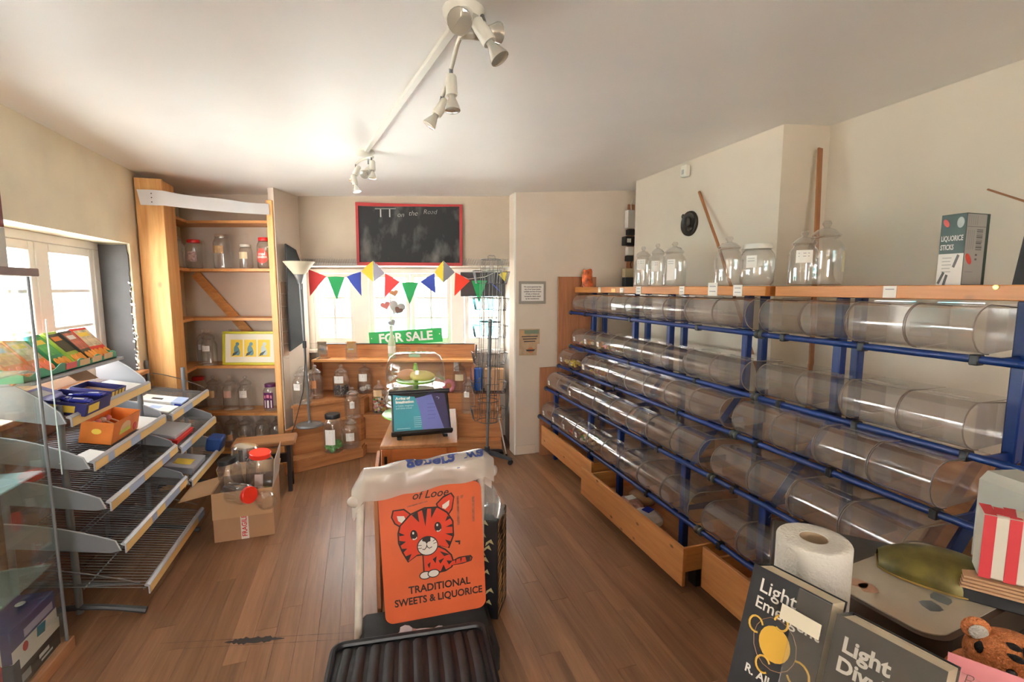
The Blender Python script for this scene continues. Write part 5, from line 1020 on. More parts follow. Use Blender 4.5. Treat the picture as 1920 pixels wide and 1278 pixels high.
# plastic sack over the top
M_sack = clear('sack_plastic', (.92, .88, .84), .48, (.80, .74, .68), .25, 1.45, .9, 1.2)
t = cthing('plastic_sack', 'thin white plastic sack with blue lettering draped over the pavement sign', 'sack', -.345, 1.84, 0, .24)
def sack(u, v):
    x = -.285+.57*u; zt = .752+.05*u; edge = max(0, (abs(u-.5)-.42)/.08)
    w_ = .055*(1-.5*edge); th = pi*(v*1.25-.12)
    y = .055-w_*cos(th)*1.05+.008*sin(14*u+5*v); front = v < .5
    z = zt+.03*max(0, sin(th))-(.085-.02*u if front else .12)*max(0, abs(v-.5)*2-.55)/.45-edge*.07*(1 if u < .5 else .6)+.003*sin(23*u+9*v)
    return (x, y-(.012*(1-v)*abs(sin(9*u))), z)
q = MB(); q.grid(sack, 48, 18); q.build('sack', M_sack, t)
q = MB(); q.ball((-.27, .03, .668), .028, 12, (1.2, .7, .9)); q.build('bunched_end', M_sack, t)
q = MB(); q.ball((.285, .05, .735), .02, 10, (1, .8, 1.3)); q.build('bunched_end', M_sack, t)
o = text('general wa', .072, 'lettering', mat('sack_blue', (.07, .11, .38), .6), t, (0, 0, 0), (0, 0, 0), .0002, .0022)
for v in o.data.vertices:      # seen through the far side of the sack: upside down
    x, y, z = v.co; u = (x+.085+.285)/.57; vv = .36-y*6.2; p_ = sack(min(max(u, 0), 1), min(max(vv, .02), .98)); v.co = (p_[0], p_[1]-.002, p_[2]+.0016)
# ribbed black tray leaning on the base
t = cthing('ribbed_tray', 'black ribbed plastic tray lid lying in front of the pavement sign', 'tray', -.372, 1.64, .137, .06, None)
Mt = RZ(.155) @ RX(.02)
q = MB(); q.prism(rrect(.285, .20, .04), 0, .008, 'xy', Mt @ TR(0, -.10, 0)); q.build('tray_floor', M_black, t)
rim = [(x*1.0, y) for x, y in rrect(.285, .20, .04)]; q = MB(); q.tube([tuple(Mt @ Vector((x, y-.10, .017))) for x, y in rim], .0125, 8, True); q.build('rim', M_black, t)
for i in range(10):
    x = -.235+.052*i; q = MB(); n = 8
    q.grid(lambda u, v: Mt @ Vector((x-.019+.038*u+.014*sin(pi*v)*(x*2.2), -.28+.355*v, .0085+.011*sin(pi*u)**.6)), 5, 8); q.build('rib', mat('worn_black', (.028, .028, .03), .45, noise=.35, nscale=18), t)
q = MB(); R = random.Random(9); q.grid(lambda u, v: (-.05+.17*u, -.0+.06*v+.01*sin(9*u), .001+.014*abs(sin(7*u+4*v))+.006*v), 10, 5, False); o = q.build('crumpled_paper', mat('paper_blue_white', (.68, .68, .72), .7), None, C3(-.40, 1.735, .1265), (0, 0, -YAW)); tag(o, 'crumpled white paper on the sign base under the orange panel', 'paper')
# tiger striped gift bag with wrap
t = cthing('gift_bag', 'black gift bag with tiger striped sides beside the pavement sign', 'bag', -.10, 2.13, 0, -.22)
q = MB(); q.cbox(-.055, .055, -.09, .09, 0, .47, .004); q.build('bag_body', M_black, t)
M_tig = mat('tiger_gold', (.48, .24, .08), .6, noise=.3, nscale=30)
R = random.Random(4)
for i in range(16):
    z = .02+.028*i; q = MB()
    for k in range(2): y0 = -.085+.09*k+R.uniform(0, .02); q.prism([(y0, z), (y0+.07, z+R.uniform(.01, .03)), (y0+.06, z+.018+R.uniform(0, .012)), (y0+.01, z+.012)], .0552, .0562, 'yz')
    q.build('side_stripe', M_tig, t)
for i in range(15):
    z = .03+.029*i; x = R.uniform(-.045, -.0); q = MB(); w_ = R.uniform(.03, .05); q.prism([(x, z), (x+w_*.5, z+.02), (x+w_, z+.012), (x+w_*.7, z+.036), (x+.004, z+.018)], -.0912, -.0902, 'xz'); q.build('gold_reed', mat('reed_gold', (.42, .36, .18), .6), t)
q = MB(); q.grid(lambda u, v: (-.05+.11*u+.012*sin(8*v), -.05+.1*v+.02*sin(6*u), .471+.14*sin(pi*u)*sin(pi*v)**.7+.012*sin(14*u+9*v)), 10, 10); tag(q.build('cellophane_wrap', M_wrap, None, C3(-.10, 2.13, 0), (0, 0, -YAW)), 'clump of clear cellophane in the top of the tiger gift bag', 'wrapper')
# bags of sweets in the open drawer
for i, (x, y, m_, lb) in enumerate(((1.52, 2.44, mat('pink_sweet_bag', (.58, .30, .24), .35, noise=.5, nscale=40), 'pink and white bag of sweets in the open drawer, far one'), (1.53, 2.27, mat('pale_bag', (.55, .52, .50), .35, noise=.25, nscale=25), 'pale bag of sweets with a blue band in the open drawer'), (1.66, 2.52, M_kraft, 'brown paper bag at the back of the open drawer'))):
    t = thing('sweet_bag', lb, 'bag', (x, y, .142), .3*i, 'bags in the open drawer')
    q = MB(); q.ball((0, 0, .05), .075, 14, (1.0, 1.25, .66)); q.build('bag', m_, t)
    if i < 2: q = MB(); q.prism([(-.03, -.03), (.03, -.02), (.03, .03), (-.03, .02)], .098, .101, 'xy'); q.build('label', M_blu if i else M_card, t)
# ---------------------------------------------------------------- ceiling spotlights and trunking
M_lampw = mat('lamp_cream', (.70, .68, .60), .35); M_refl = mat('reflector', (.75, .74, .68), .12, metal=.7); M_lens = clear('lamp_lens', (.97, .97, .95), .10, (.85, .82, .74), .05, 1.5, .8, 2.5)
q = MB(); a_, b_ = Vector((.300, 1.56, 2.297)), Vector((.062, 3.03, 2.297)); dv = b_-a_
q.cbox(0, dv.length, -.013, .013, -.009, .0075, .002); tag(q.build('cable_trunking', M_lampw, None, a_, (0, 0, atan2(dv.y, dv.x))), 'white cable trunking running along the ceiling between the two spotlights', 'trunking')
def spot(parent, pos, aim, sc=1.0, face=False):
    d = Vector(aim).normalized(); M_ = Matrix.Translation(pos) @ d.to_track_quat('Z', 'X').to_matrix().to_4x4() @ Matrix.Scale(sc, 4)
    q = MB(); q.lathe([(0, -.062), (.014, -.061), (.018, -.055), (.019, 0), (.017, .004)], n=18, M=M_); h_ = q.build('spot_holder', M_lampw, parent)
    q = MB(); q.lathe([(.011, .004), (.012, .014), (.016, .022), (.025, .047), (.025, .052)], n=18, M=M_); q.lathe([(.0235, .050), (.016, .030), (0, .024)], n=18, M=M_); q.build('bulb_reflector', M_refl, h_)
    q = MB(); q.lathe([(.025, .0515), (.015, .0545), (0, .0555)], n=18, M=M_); q.build('bulb_lens', M_lens, h_)
t = thing('ceiling_spotlight', 'near cream ceiling light with four adjustable spots on a curved arm', 'ceiling light', (.315, 1.47, 0), -YAW)
L0 = lambda xc, d, z: tuple(Vector((xc+.116, d-1.50, z)))     # camera-heading coordinates relative to the rose
q = MB(); q.lathe([(0, 2.262), (.035, 2.264), (.055, 2.275), (.062, 2.295), (.062, 2.3045)], n=28); q.build('rose', M_lampw, t)
q = MB(); q.tube([(0, .02, 2.27), (-.03, .10, 2.262), (-.055, .18, 2.24), (-.075, .24, 2.225), (-.115, .36, 2.205)], .0075, 10); q.build('curved_arm', M_lampw, t)
q = MB(); q.tube([(.055, -.03, 2.275), (.062, -.035, 2.255)], .006, 8); q.tube([(.0, -.05, 2.272), (.01, -.07, 2.27)], .006, 8); stuff(q.build('swivel', M_chrome, t))
q = MB(); q.tube([(-.064, .205, 2.232), (-.064, .205, 2.205)], .007, 8); q.build('drop_stem', M_greym, t)
q = MB(); q.tube([(-.115, .36, 2.205), (-.125, .37, 2.172)], .007, 8); q.build('drop_stem', M_greym, t)
spot(t, (.005, -.075, 2.245), (-.05, -.75, -.5), 1.35); spot(t, (.075, -.03, 2.205), (.5, -.1, -.8), 1.15); spot(t, (-.062, .205, 2.150), (.05, -.1, -1), 1.05); spot(t, (-.135, .345, 2.135), (-.55, -.1, -.8), 1.0); spot(t, (.05, .03, 2.26), (.6, .35, .15), 1.2)
t = thing('ceiling_spotlight', 'far cream ceiling light with small spots near the chalkboard', 'ceiling light', (.051, 3.068, 0), -YAW)
q = MB(); q.lathe([(0, 2.28), (.045, 2.283), (.06, 2.295), (.06, 2.3045)], n=24); q.build('rose', M_lampw, t)
q = MB(); q.tube([(.05, .0, 2.27), (.02, .02, 2.272), (-.03, .03, 2.262), (-.06, .02, 2.235)], .008, 8); q.build('curved_arm', M_lampw, t)
for x, d, z0, z1 in ((.04, .0, 2.27, 2.235), (.015, .02, 2.27, 2.235), (-.06, .02, 2.235, 2.215)): q = MB(); q.tube([(x, d, z0), (x, d, z1)], .005, 6); q.build('drop_stem', M_greym, t)
spot(t, (.045, 0, 2.195), (.05, -.2, -1), .95); spot(t, (.01, .01, 2.19), (-.1, -.8, -.5), 1.0); spot(t, (-.065, .02, 2.175), (-.35, -.2, -.9), .9); spot(t, (-.06, .0, 2.115), (.25, -.1, -1), .9)
q = MB(); q.tube([(-.078, .018, 2.14), (-.07, .008, 2.135)], .005, 6); q.build('swivel', M_chrome, t)
# ---------------------------------------------------------------- things on the walls
q = MB(); q.cbox(2.155, 2.199, 2.885, 2.945, 2.265, 2.345, .008); t = q.build('alarm_sensor', M_lampw); tag(t, 'small white alarm sensor high on the chimney breast', 'sensor')
q = MB(); q.cbox(2.1545, 2.16, 2.90, 2.93, 2.28, 2.315, .002); q.build('sensor_window', mat('sensor_grey', (.4, .4, .38), .3), t)
M_brz = mat('dark_bronze', (.035, .03, .025), .45, metal=.5, noise=.4, nscale=25, bump=.4, bscale=40)
t = thing('bronze_plaque', 'round dark bronze plaque hung on the chimney breast', 'plaque', (2.199, 2.872, 1.945), 0)
Mp = RY(-pi/2); q = MB(); q.lathe([(0, .006), (.05, .008), (.066, .012), (.075, .018), (.083, .014), (.086, 0)], n=36, M=Mp); q.build('disc', M_brz, t)
q = MB(); q.ball((-.012, .005, .012), .028, 12, (.5, .8, 1.2)); q.build('relief_head', M_brz, t); q = MB(); q.ball((-.01, -.01, -.035), .03, 12, (.4, 1.1, .7)); q.build('relief_shoulders', M_brz, t)
q = MB(); q.ball((-.008, .07, .058), .016, 10, (.5, 1, 1)); q.build('rim_lug', M_brz, t)
M_cane = mat('bamboo_brown', (.36, .15, .055), .5, noise=.2)
def cane(label, pts, r):
    q = MB(); q.tube(pts, r, 10); tag(q.build('cane', M_cane), label, 'cane')
cane('thin brown cane leaning on the chimney breast behind the tall jar', [(2.188, 2.775, 2.14), (2.12, 2.50, 1.78), (2.075, 2.06, 1.0), (2.075, 1.98, .02)], .0095)
q = MB(); q.cbox(-.015, .015, -.006, .006, 0, 2.27, .002, TR(2.16, 1.80, .01) @ RY(.105) @ RX(-.118)); tag(q.build('wooden_batten', M_cane), 'flat brown wooden batten leaning in the recess corner', 'batten')
# printed notices on the back right wall
wd = (Vector((2.75, 3.985))-Vector(CR(.02, 4.205))).normalized(); WA = atan2(wd.y, wd.x); wp = lambda s, z, o=.0: (CR(.02, 4.205)[0]+wd.x*s+wd.y*o, CR(.02, 4.205)[1]+wd.y*s-wd.x*o, z)
t = thing('allergy_notice', 'grey bordered printed notice on the wall above the tiger poster', 'notice', wp(.165, 1.462, .001), WA)
M_grb = mat('grey_border', (.33, .30, .25), .6)
q = MB(); q.cbox(-.125, .125, -.008, 0, -.098, .098, .002); q.build('backing', M_grb, t)
q = MB(); q.box(-.103, .103, -.0095, -.0081, -.074, .074); pp_ = q.build('paper', M_card, t)
text('We cannot guarantee that\nany of our loose sweets\navailable are free of traces\nof nuts, or those not\nnecessarily clearly stated\nby the manufacturer.', .0165, 'lettering', M_ink, pp_, (0, -.0098, -.002), (pi/2, 0, 0), .0002, .0004, line=1.25, sx=.92)
t = thing('tiger_poster', 'small worn tan and green poster low on the back wall', 'poster', wp(.138, 1.022, .001), WA)
q = MB(); q.prism([(-.095, -.115), (.07, -.12), (.075, -.02), (.098, -.015), (.1, .118), (-.092, .12)], -.0035, 0, 'xz'); q.build('paper', mat('poster_tan', (.52, .36, .22), .7, noise=.2, nscale=20), t)
for x0, x1, z0, z1, m_ in ((-.045, .09, .075, .11, mat('poster_green', (.20, .26, .18), .6)), (-.085, -.05, .06, .105, M_manila)): q = MB(); q.box(x0, x1, -.0042, -.0036, z0, z1); q.build('colour_block', m_, t)
for i in range(3): q = MB(); q.box(-.07+.01*i, .08-.012*i, -.0042, -.0036, .048-.022*i, .056-.022*i); q.build('text_line', M_ink, t)
q = MB(); q.prism([(.012+.03*cos(a_*.5), -.07+.026*sin(a_*.5)) for a_ in range(12)], -.0044, -.0036, 'xz'); q.build('tiger_print', mat('poster_orange', (.55, .20, .08), .6), t)
q = MB(); q.prism([(-.035, -.06), (.03, -.06), (.045, -.045), (-.045, -.045)], -.0044, -.0036, 'xz', TR(.012, -.0006, -.02)); q.build('black_mask', M_ink, t)
# electricity meter and fuse board in the alcove
t = thing('fuse_board', 'white and black electricity meter parts fixed in the alcove', 'meter', (2.355, 3.955, 0), 0)
for nm, m_, bx in (('meter_case', mat('grey_white_case', (.60, .58, .54), .5), (-.035, .06, -.06, 0, 2.04, 2.20)), ('black_unit', M_black, (-.06, .06, -.07, 0, 1.885, 1.965)), ('black_unit', M_black, (-.02, .06, -.06, 0, 1.98, 2.03)), ('junction_box', M_card, (-.02, .04, -.05, 0, 1.80, 1.875)), ('black_switch', M_black, (-.025, .035, -.055, 0, 1.745, 1.795)), ('cream_box', mat('cream_case', (.62, .54, .36), .5), (-.05, .06, -.06, 0, 1.60, 1.68)), ('grey_box', mat('slate_case', (.06, .07, .08), .5), (-.045, .06, -.06, 0, 1.50, 1.598)), ('wooden_back', M_old_z, (.0, .07, .001, .012, 1.5, 2.26))):
    q = MB(); q.cbox(*bx, .003); q.build(nm, m_, t)
q = MB(); q.tube([(.02, -.02, 2.20), (.01, -.03, 2.25), (.03, -.02, 2.30)], .005, 6); q.build('cable', M_card, t); q = MB(); q.tube([(.03, -.03, 1.745), (.02, -.03, 1.72), (.03, -.03, 1.68)], .005, 6); q.build('cable', M_black, t)
q = MB(); q.box(-.045, -.005, -.0715, -.0701, 1.91, 1.945); q.build('meter_label', M_card, t)
# orange bag at the far end of the top board, liquorice carton, dark object, thin stick
t = thing('orange_bag', 'crumpled orange and black sweet bag at the far end of the top board', 'bag', (1.875, 3.79, 1.5105), 0)
q = MB(); q.grid(lambda u, v: (.048*cos(2*pi*u)*(1-.25*v*v)+.006*sin(9*u*pi+7*v), .04*sin(2*pi*u)*(1-.5*v), .15*v+.006*sin(17*u)), 18, 8); q.build('bag', mat('tiger_bag', (.70, .14, .03), .3, noise=.85, nscale=22), t)
def qface(pts, m_, name, par): q = MB(); q.add(pts, [tuple(range(len(pts)))]); return q.build(name, m_, par)
t = thing('liquorice_carton', 'green and white LIQUORICE STICKS carton standing on the near top board', 'box', (1.925, 1.10, 1.5105), 0); t.scale = (.84, .72, 1.03)
M_dgr = mat('carton_green', (.012, .04, .03), .4); M_lg = mat('carton_white', (.62, .60, .56), .45); M_gy = mat('carton_grey', (.34, .33, .31), .45); M_bk = mat('carton_text', (.10, .10, .10), .5); M_rb = mat('bean_red', (.60, .06, .04), .35)
X0, X1, Y0, Y1, HH = -.06, .075, -.045, .055, .225
q = MB(); q.cbox(X0, X1, Y0, Y1, 0, HH, .001); q.build('carton', M_dgr, t)
fx = lambda y0, y1, z0, z1, m_, nm: qface([(X0-.0006, y1, z0), (X0-.0006, y0, z0), (X0-.0006, y0, z1), (X0-.0006, y1, z1)], m_, nm, t)     # face turned to the shop floor
fy = lambda x0, x1, z0, z1, m_, nm, e_=.0006: qface([(x0, Y0-e_, z0), (x1, Y0-e_, z0), (x1, Y0-e_, z1), (x0, Y0-e_, z1)], m_, nm, t)           # face turned to the counter
fx(Y0, Y1, .0, .10, M_lg, 'white_half'); 
for w_, z_ in (('Liquorice', .148), ('Sticks', .120)): text(w_.upper(), .0235, 'lettering', M_lg, t, (X0-.0012, Y1-.006, z_), (pi/2, 0, -pi/2), .0002, .0006, 'LEFT', sx=.72)
q = MB(); q.prism([(Y1-.022+.013*cos(a_*.52), .198+.011*sin(a_*.52)+.007*cos(a_*.52)) for a_ in range(12)], X0-.0016, X0-.0004, 'yz'); q.build('red_bean', M_rb, t)
q = MB(); q.prism([(Y0+.022+.014*cos(a_*.42), .197+.017*sin(a_*.42)) for a_ in range(15)], X0-.0014, X0-.0004, 'yz'); q.build('pale_roundel', mat('roundel', (.45, .52, .50), .5), t)
for i in range(5): q = MB(); q.box(X0-.0012, X0-.0007, Y1-.055+.004*(i % 2), Y1-.018, .085-.011*i, .088-.011*i); q.build('text_line', M_gy, t)
for y0_, z0_, a_ in ((Y0+.028, .075, .9), (Y1-.018, .022, 1.0), (Y1-.035, .012, .8)): q = MB(); q.cbox(-.0016, -.0004, -.005, .005, -.02, .022, .0003, TR(X0, y0_, z0_) @ RX(a_-.5)); q.build('stick_print', M_bk, t)
fy(X0+.002, X1-.02, .002, HH-.003, M_gy, 'grey_panel'); fy(X0+.003, X1-.021, .182, .1835, M_bk, 'rule', .0010)
for i in range(11): fy(X0+.062, X0+.098-.004*(i == 3), .110+.0062*i, .110+.0062*i+[.003, .0045, .002, .005, .003, .002, .0045, .003, .002, .004, .003][i], M_bk, 'barcode_bar', .0010)
for i in range(4): fy(X0+.012+.011*i, X0+.016+.011*i, .112, .172, mat('carton_faint', (.26, .26, .25), .5), 'text_line', .0010)
for i in range(5): fy(X0+.010+.012*i, X0+.014+.012*i, .188, .218, mat('carton_faint', (.26, .26, .25), .5), 'text_line', .0010)
q = MB(); q.prism([(X0+.028+.018*cos(a_*.52), .082+.014*sin(a_*.52)-.01*cos(a_*.52)) for a_ in range(12)], Y0-.0016, Y0-.0005, 'xz'); q.build('red_bean', M_rb, t)
for z_ in (.078, .092): fy(X0+.064, X0+.076, z_, z_+.006, M_bk, 'small_mark', .0010)
fy(X0+.014, X0+.06, .040, .043, mat('carton_faint', (.26, .26, .25), .5), 'text_line', .0010)
q = MB(); q.prism([(-.05, 0), (.06, 0), (.06, .32), (.02, .32), (-.012, .18)], -.09, .09, 'xz'); tag(q.build('black_case', M_black, None, (1.96, .865, 1.5105)), 'black case at the near end of the top board', 'case')
q = MB(); q.tube([(2.05, 1.117, 1.834), (1.955, .88, 1.715)], .0035, 6); tag(q.build('thin_stick', M_cane), 'thin brown stick resting on the black case', 'stick')
q = MB(); q.lathe([(.008, 0), (.008, .003), (0, .004)], n=10, M=TR(1.7998, .935, 1.503) @ RY(-pi/2)); tag(q.build('brass_screw', mat('brass', (.55, .38, .14), .3, metal=.9)), 'brass screw cup in the front of the near top board', 'screw')
# ---------------------------------------------------------------- counter in the right foreground
M_top = mat('dark_counter', (.030, .024, .020), .35)
t = thing('shop_counter', 'dark shop counter in the near corner below the books and paper roll', 'counter', C3(.80, .60, 0), -YAW-.52)
q = MB(); q.cbox(-.40, .55, -.35, .60, .80, .84, .005); q.build('counter_top', M_top, t)
q = MB(); q.cbox(-.36, .52, -.32, .57, 0, .799, .005); q.build('counter_body', M_old_z, t)
# kitchen roll
t = cthing('paper_roll', 'fat white roll of paper towel standing on the counter', 'paper roll', .540, .815, .841)
M_pap = mat('tissue_white', (.64, .60, .54), .9, bump=.5, bscale=180)
q = MB(); q.lathe([(.022, 0), (.058, 0), (.059, .003), (.059, .211), (.0575, .214), (.0565, .215), (.05, .216), (.0235, .216), (.0226, .215), (.0226, .02)], n=48, caps=False); q.build('tissue', M_pap, t)
q = MB(); q.lathe([(.0224, .2150), (.0212, .2150), (.0212, .02), (0, .02)], n=28, caps=False); q.build('card_core', mat('core_card', (.38, .28, .18), .9), t)
q = MB(); q.grid(lambda u, v: (.0595*cos(3.4+.5*u)-.010*u*u, .0595*sin(3.4+.5*u), .004+.205*v), 6, 2); q.build('loose_sheet', M_pap, t)
# glass topped scale with a brass pan
t = cthing('tray_table', 'brown rimmed tray with a patterned glossy surface under the brass scoop', 'tray', .843, .919, .842, .42)
M_rim = mat('brown_rim', (.045, .025, .016), .35); M_lam = mat('cream_laminate', (.42, .36, .28), .12, noise=.10, nscale=9, coat=.5)
def rr2(w, h, r): return rrect(w, h, r, 7)
q = MB(); q.prism(rr2(.19, .11, .045), .0, .062, 'xy'); q.build('tray_rim', M_rim, t)
q = MB(); q.prism(rr2(.18, .10, .04), .0622, .0645, 'xy'); q.build('tray_surface', M_lam, t)
for i, (px_, py_, ang) in enumerate(((-.10, -.055, .4), (-.05, -.06, 1.0), (-.15, .03, .2), (-.15, .06, -.4))):
    q = MB(); q.prism([(px_+.04*cos(ang)*u+.018*sin(pi*u)*-sin(ang)*s, py_+.04*sin(ang)*u+.018*sin(pi*u)*cos(ang)*s) for s, us in ((1, (0, .25, .5, .75, 1)), (-1, (.75, .5, .25))) for u in us], .0646, .0650, 'xy'); q.build('leaf_print', mat('leaf_grey', (.12, .13, .13), .3) if i < 2 else mat('leaf_rust', (.32, .16, .09), .3), t)
M_brass = mat('tarnished_brass', (.15, .115, .02), .45, metal=.35, noise=.65, nscale=16)
nt = M_brass.node_tree
t = cthing('brass_scoop', 'upturned tarnished brass scale scoop on the glossy tray', 'scoop', .889, .929, .9072, -.58); t.scale = (1.05, 1.05, 1.0)
def scoop(u, v):
    x = -.105+.235*u; w_ = .070*sin(pi*min(1, (u+.02)**.55*.62+.02))**.8*(1 if u < .45 else 1-((u-.45)/.55)**1.6*.93); a_ = pi*v; hh = .062*sin(pi*min(.999, u*.80+.09))**.75*(1-.35*u)
    return (x, w_*cos(a_), hh*sin(a_)**.8+.003)
q = MB(); q.grid(scoop, 28, 20); q.build('bowl', M_brass, t)
rimp = [scoop(i/24, 0) for i in range(25)]+[scoop(1-i/24, 1) for i in range(25)]
q = MB(); q.tube(rimp, .0022, 6, True); q.build('rolled_rim', mat('brass_edge', (.40, .26, .08), .3, metal=.85), t)
# cartons of striped paper bags, till
t = cthing('striped_bags', 'stack of red and white striped paper bags at the edge of the counter', 'paper bags', .955, .845, .955, -.62)
M_str = mat('bag_red', (.52, .03, .04), .6); M_bw = mat('bag_white', (.58, .54, .46), .7)
q = MB(); q.cbox(-.065, .14, -.028, .028, 0, .125, .004); q.build('bag_stack', M_bw, t)
for i in range(6):
    x = -.064+.034*i; q = MB(); q.prism([(x, .001), (x+.017, .001), (x+.017, .1235), (x, .1235)], -.0288, -.0281, 'xz'); q.build('red_stripe', M_str, t)
    q = MB(); q.box(x, x+.017, -.0275, .027, .1251, .1258); q.build('red_stripe', M_str, t)
for i in range(5): q = MB(); q.prism([(-.05+.03*i, -.02), (-.02+.03*i, -.026), (-.015+.03*i, .01), (-.045+.03*i, .016)], .126+.0012*i, .1268+.0012*i, 'xy'); q.build('loose_bag', M_bw if i % 2 else M_str, t)
q = MB()
for i in range(4): q.cbox(-.09+.002*i, .15, -.047+.004*i, .04, -.020+.005*i, -.0155+.005*i, .0006)
t2 = cthing('card_sheets', 'stack of brown corrugated card under the striped bags', 'cardboard', .955, .845, .954, -.62); stuff(q.build('sheets', M_kraft, t2))
q = MB(); q.cbox(-.085, .15, -.04, .045, -.048, -.021, .003); q.build('support_box', M_black, t2)
t = cthing('till', 'pale grey till behind the striped paper bags', 'till', 1.245, 1.02, .842, -.2)
M_till = mat('till_grey', (.46, .46, .41), .5)
q = MB(); q.prism([(-.09, 0), (.09, 0), (.09, .15), (.01, .215), (-.07, .215), (-.09, .195)], -.12, .12, 'xz', RZ(.3)); q.build('case', M_till, t)
q = MB(); q.prism([(.012, .2145), (.088, .1525), (.09, .1555), (.014, .218)], -.10, .10, 'xz', RZ(.3)); q.build('key_panel', mat('till_panel', (.25, .25, .22), .5), t)
# book holder: local x runs along the row towards the camera, books lean back
HX = atan2(-.857, .515)           # row direction in camera-heading coordinates
hold = thing('book_holder', 'clear acrylic book holder on the counter holding two dark paperbacks', 'book holder', C3(.375, .735, .841), HX-YAW)
BT = .30                           # lean
Mb = RX(-BT)
M_ac = clear('holder_acrylic', (.965, .965, .96), .03, (.70, .66, .62), .05, 1.5, .9, 1.1)
q = MB(); q.cbox(.075, .46, -.036, -.033, .0, .205, .0008, Mb); q.build('front_sheet', M_ac, hold)
q = MB(); q.cbox(.0, .46, .038, .041, .0, .15, .0008, Mb); q.build('back_sheet', M_ac, hold)
q = MB(); q.cbox(.0, .46, -.036, .041, -.003, .0, .0008, Mb); q.build('shelf_sheet', M_ac, hold)
q = MB(); q.box(.058, .115, -.0375, -.0365, .150, .172, Mb); q.build('blank_label', mat('holder_label', (.66, .60, .48), .5), hold)
q = MB(); q.box(.29, .33, -.0375, -.0365, .178, .196, Mb); q.build('blue_sticker', mat('sticker_blue', (.12, .14, .40), .4), hold)
q = MB(); q.box(.34, .43, -.0375, -.0365, .168, .198, Mb); q.build('white_sticker', M_card, hold)
M_bk1 = mat('book_charcoal', (.030, .030, .036), .42, noise=.35, nscale=10); M_page = mat('page_cream', (.58, .50, .36), .8); M_gold = mat('orrery_gold', (.62, .36, .05), .4)
def book(label, x0, w_, h_, words, au):
    t = thing('paperback', label, 'book', hold.location.copy(), HX-YAW, 'paperbacks in the acrylic holder')
    q = MB(); q.cbox(x0+.003, x0+w_-.002, -.024, .020, .0025, h_-.002, .0005, Mb); q.build('page_block', M_page, t)
    q = MB(); q.box(x0, x0+w_, -.0265, -.0245, 0.001, h_, Mb); c_ = q.build('front_cover', M_bk1, t)
    q = MB(); q.box(x0, x0+w_, .0205, .0222, 0.001, h_, Mb); q.build('back_cover', M_bk1, t)
    q = MB(); q.box(x0-.0018, x0, -.0265, .0222, 0.001, h_, Mb); q.build('spine', M_bk1, t)
    for wd_, sz, px_, pz_, al, off in words:
        o = text(wd_, sz, 'lettering', M_lt, c_, (0, 0, 0), (0, 0, 0), .0001, off, al); o.data.transform(Mb @ TR(x0+px_, -.0268, pz_) @ RX(pi/2))
    return t, c_
M_lt = mat('title_white', (.66, .62, .58), .5)
b1, c1 = book('dark paperback titled Light Emergent at the left of the holder', .0, .118, .205, (('Light', .030, .014, .178, 'LEFT', .0002), ('Emergent', .0255, .013, .151, 'LEFT', .0002), ('R. All', .018, .02, .048, 'LEFT', .0004)), None)
b2, c2 = book('dark paperback titled Light Divulged at the right of the holder', .128, .122, .195, (('Light', .029, .012, .160, 'LEFT', .0009), ('Divulged', .0275, .010, .132, 'LEFT', .0009)), None)
q = MB(); q.prism([(.055+.024*cos(a_*.3142), .105+.026*sin(a_*.3142)) for a_ in range(20)], -.0275, -.0268, 'xz', Mb); q.build('golden_orb', M_gold, c1)
for cx, cz, r_, a0, a1 in ((.022, .118, .011, .3, 5.2), (.058, .140, .010, -2.2, 3.2), (.095, .085, .016, -2.6, 2.0), (.045, .068, .011, .5, 5.5)):
    q = MB(); q.tube([tuple(Mb @ Vector((cx+r_*cos(a0+(a1-a0)*i/12), -.0270, cz+r_*1.1*sin(a0+(a1-a0)*i/12)))) for i in range(13)], .0016, 5); q.build('golden_ring', M_gold, c1)
q = MB(); q.tube([tuple(Mb @ Vector((.055+.033*cos(i*.4), -.0270, .105+.038*sin(i*.4)))) for i in range(16)], .0005, 4, True); q.build('orbit_line', mat('orbit_line', (.35, .18, .10), .5), c1)
q = MB(); q.prism([(.085, .02), (.125, .018), (.125, .06), (.10, .07)], -.0275, -.0268, 'xz', Mb); q.build('pale_print', mat('cover_pale', (.30, .34, .38), .4), c1)
q = MB(); q.prism([(.01, .02), (.12, .02), (.12, .09), (.06, .105), (.01, .085)], -.0272, -.0268, 'xz', Mb @ TR(.142, 0, 0)); q.build('cover_picture', mat('cover_slate', (.09, .10, .12), .4, noise=.4, nscale=25), c2)
# pink note
t = thing('pink_note', 'pink card note with handwritten word Books in front of the toy tiger', 'note', C3(.545, .548, .812), -.70-YAW)
M_pink = mat('pink_card', (.72, .26, .30), .7)
q = MB(); q.box(.0, .20, -.001, .001, .02, .215, RX(-.25)); q.build('card', M_pink, t)
o = text('Books', .022, 'handwriting', mat('note_ink', (.16, .05, .06), .6), t, (0, 0, 0), (0, 0, 0), .0001, -.0006, 'LEFT', shear=.25); o.data.transform(RX(-.25) @ TR(.014, -.0013, .188) @ RX(pi/2) @ RZ(.05))
q = MB(); q.box(.014, .095, -.0016, -.0012, .166, .1675, RX(-.25)); q.build('underline', mat('note_ink', (.16, .05, .06), .6), t)
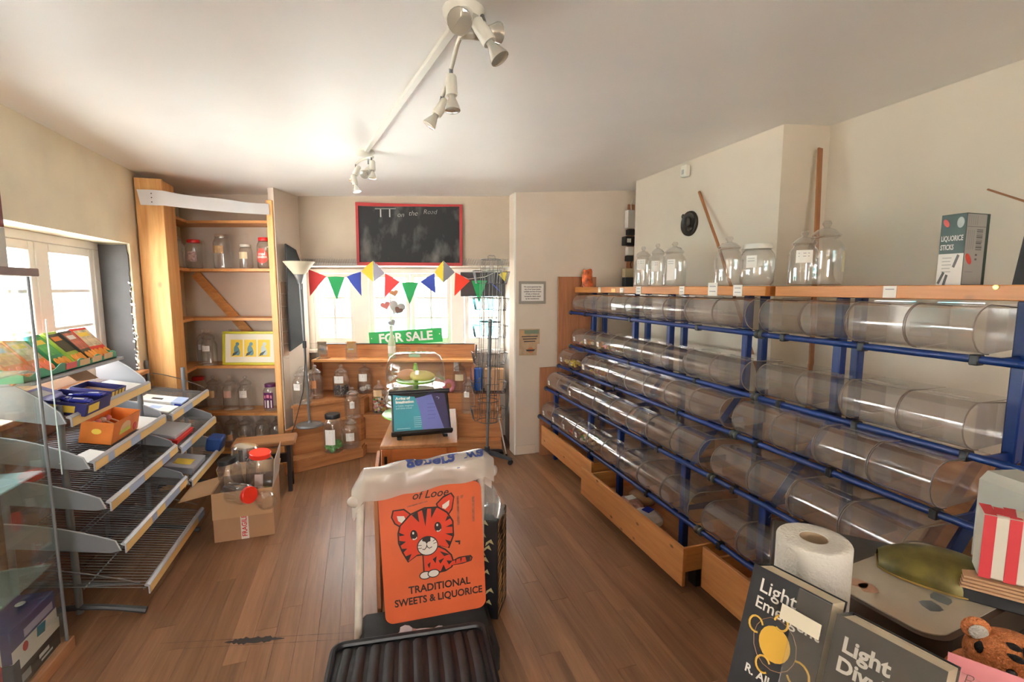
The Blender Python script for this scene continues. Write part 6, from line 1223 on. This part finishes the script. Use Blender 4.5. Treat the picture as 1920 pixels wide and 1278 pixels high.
# plush tiger
t = cthing('toy_tiger', 'orange plush toy tiger with black stripes on the counter', 'soft toy', .705, .625, .842, -.35); t.scale = (.85, .85, .72)
M_fur = mat('orange_fur', (.72, .235, .075), .95, noise=.25, nscale=30, bump=1.0, bscale=240); M_wf = mat('white_fur', (.62, .58, .52), .95, bump=1.0, bscale=240); M_bf = mat('black_fur', (.02, .016, .014), .95, bump=1.0, bscale=240)
q = MB(); q.ball((0, .02, .085), .075, 20, (1.0, 1.15, 1.1)); q.ball((0, 0, .19), .058, 20, (1.08, .95, .88)); 
hd = q
def remesh(mb, name, m_, par, vox=.006):
    o = mb.build(name, m_, par); md = o.modifiers.new('r', 'REMESH'); md.mode = 'VOXEL'; md.voxel_size = vox; md.use_smooth_shade = True; s_ = o.modifiers.new('s', 'SMOOTH'); s_.iterations = 4; return o
for s in (-1, 1): hd.ball((s*.075, -.04, .03), .03, 14, (1, 1.5, .9)); hd.ball((s*.062, -.045, .10), .026, 14, (.8, .9, 1.6))
hd.ball((0, -.035, .175), .032, 14, (1.1, 1.0, .8))
remesh(hd, 'body', M_fur, t)
for s in (-1, 1):
    q = MB(); q.ball((s*.046, .008, .236), .021, 14, (1, .45, 1.1)); e_ = q.build('ear', M_fur, t); q = MB(); q.ball((s*.046, -.001, .234), .014, 12, (1, .35, 1.1)); q.build('inner_ear', M_wf, e_)
    q = MB(); q.ball((s*.022, -.062, .168), .018, 14, (1, .75, .8)); q.build('muzzle', M_wf, t)
    q = MB(); q.ball((s*.024, -.050, .200), .007, 10); q.build('eye', mat('toy_eye', (.01, .01, .012), .1), t)
    q = MB(); q.ball((s*.052, -.030, .172), .016, 12, (.7, 1, 1)); q.build('cheek', M_wf, t)
q = MB(); q.ball((0, -.078, .180), .009, 12, (1.3, .8, .8)); q.build('nose', M_bf, t)
def on_head(a, b): d_ = Vector((sin(a)*cos(b), -cos(a)*cos(b), sin(b))); return (d_.x*.0642, d_.y*.0565, .19+d_.z*.0525)
for i, (a0, b0, a1, b1) in enumerate(((-.1, .65, -.55, .75), (.1, .65, .55, .75), (-.12, 1.0, -.7, 1.1), (.12, 1.0, .7, 1.1), (0, .5, 0, 1.1), (-1.1, .35, -1.3, .7), (1.1, .35, 1.3, .7))):
    q = MB(); q.tube([on_head(a0+(a1-a0)*k/5, b0+(b1-b0)*k/5) for k in range(6)], [.002, .005, .006, .006, .004, .0015], 8); q.build('stripe', M_bf, t)
# folded leaflet at the bottom edge
q = MB(); q.prism([(-.05, -.04), (.06, -.05), (.05, .05), (-.06, .03)], 0, .002, 'xy'); t = q.build('leaflet', mat('leaflet_black', (.05, .05, .05), .5), None, C3(.30, .62, .842), (0, 0, -YAW+.3)); tag(t, 'black and white leaflet lying below the left paperback', 'leaflet')
for i in range(4): q = MB(); q.box(-.04+.02*i, -.03+.02*i, -.03, .03, .0021, .0026); q.build('print_bar', M_card, t)
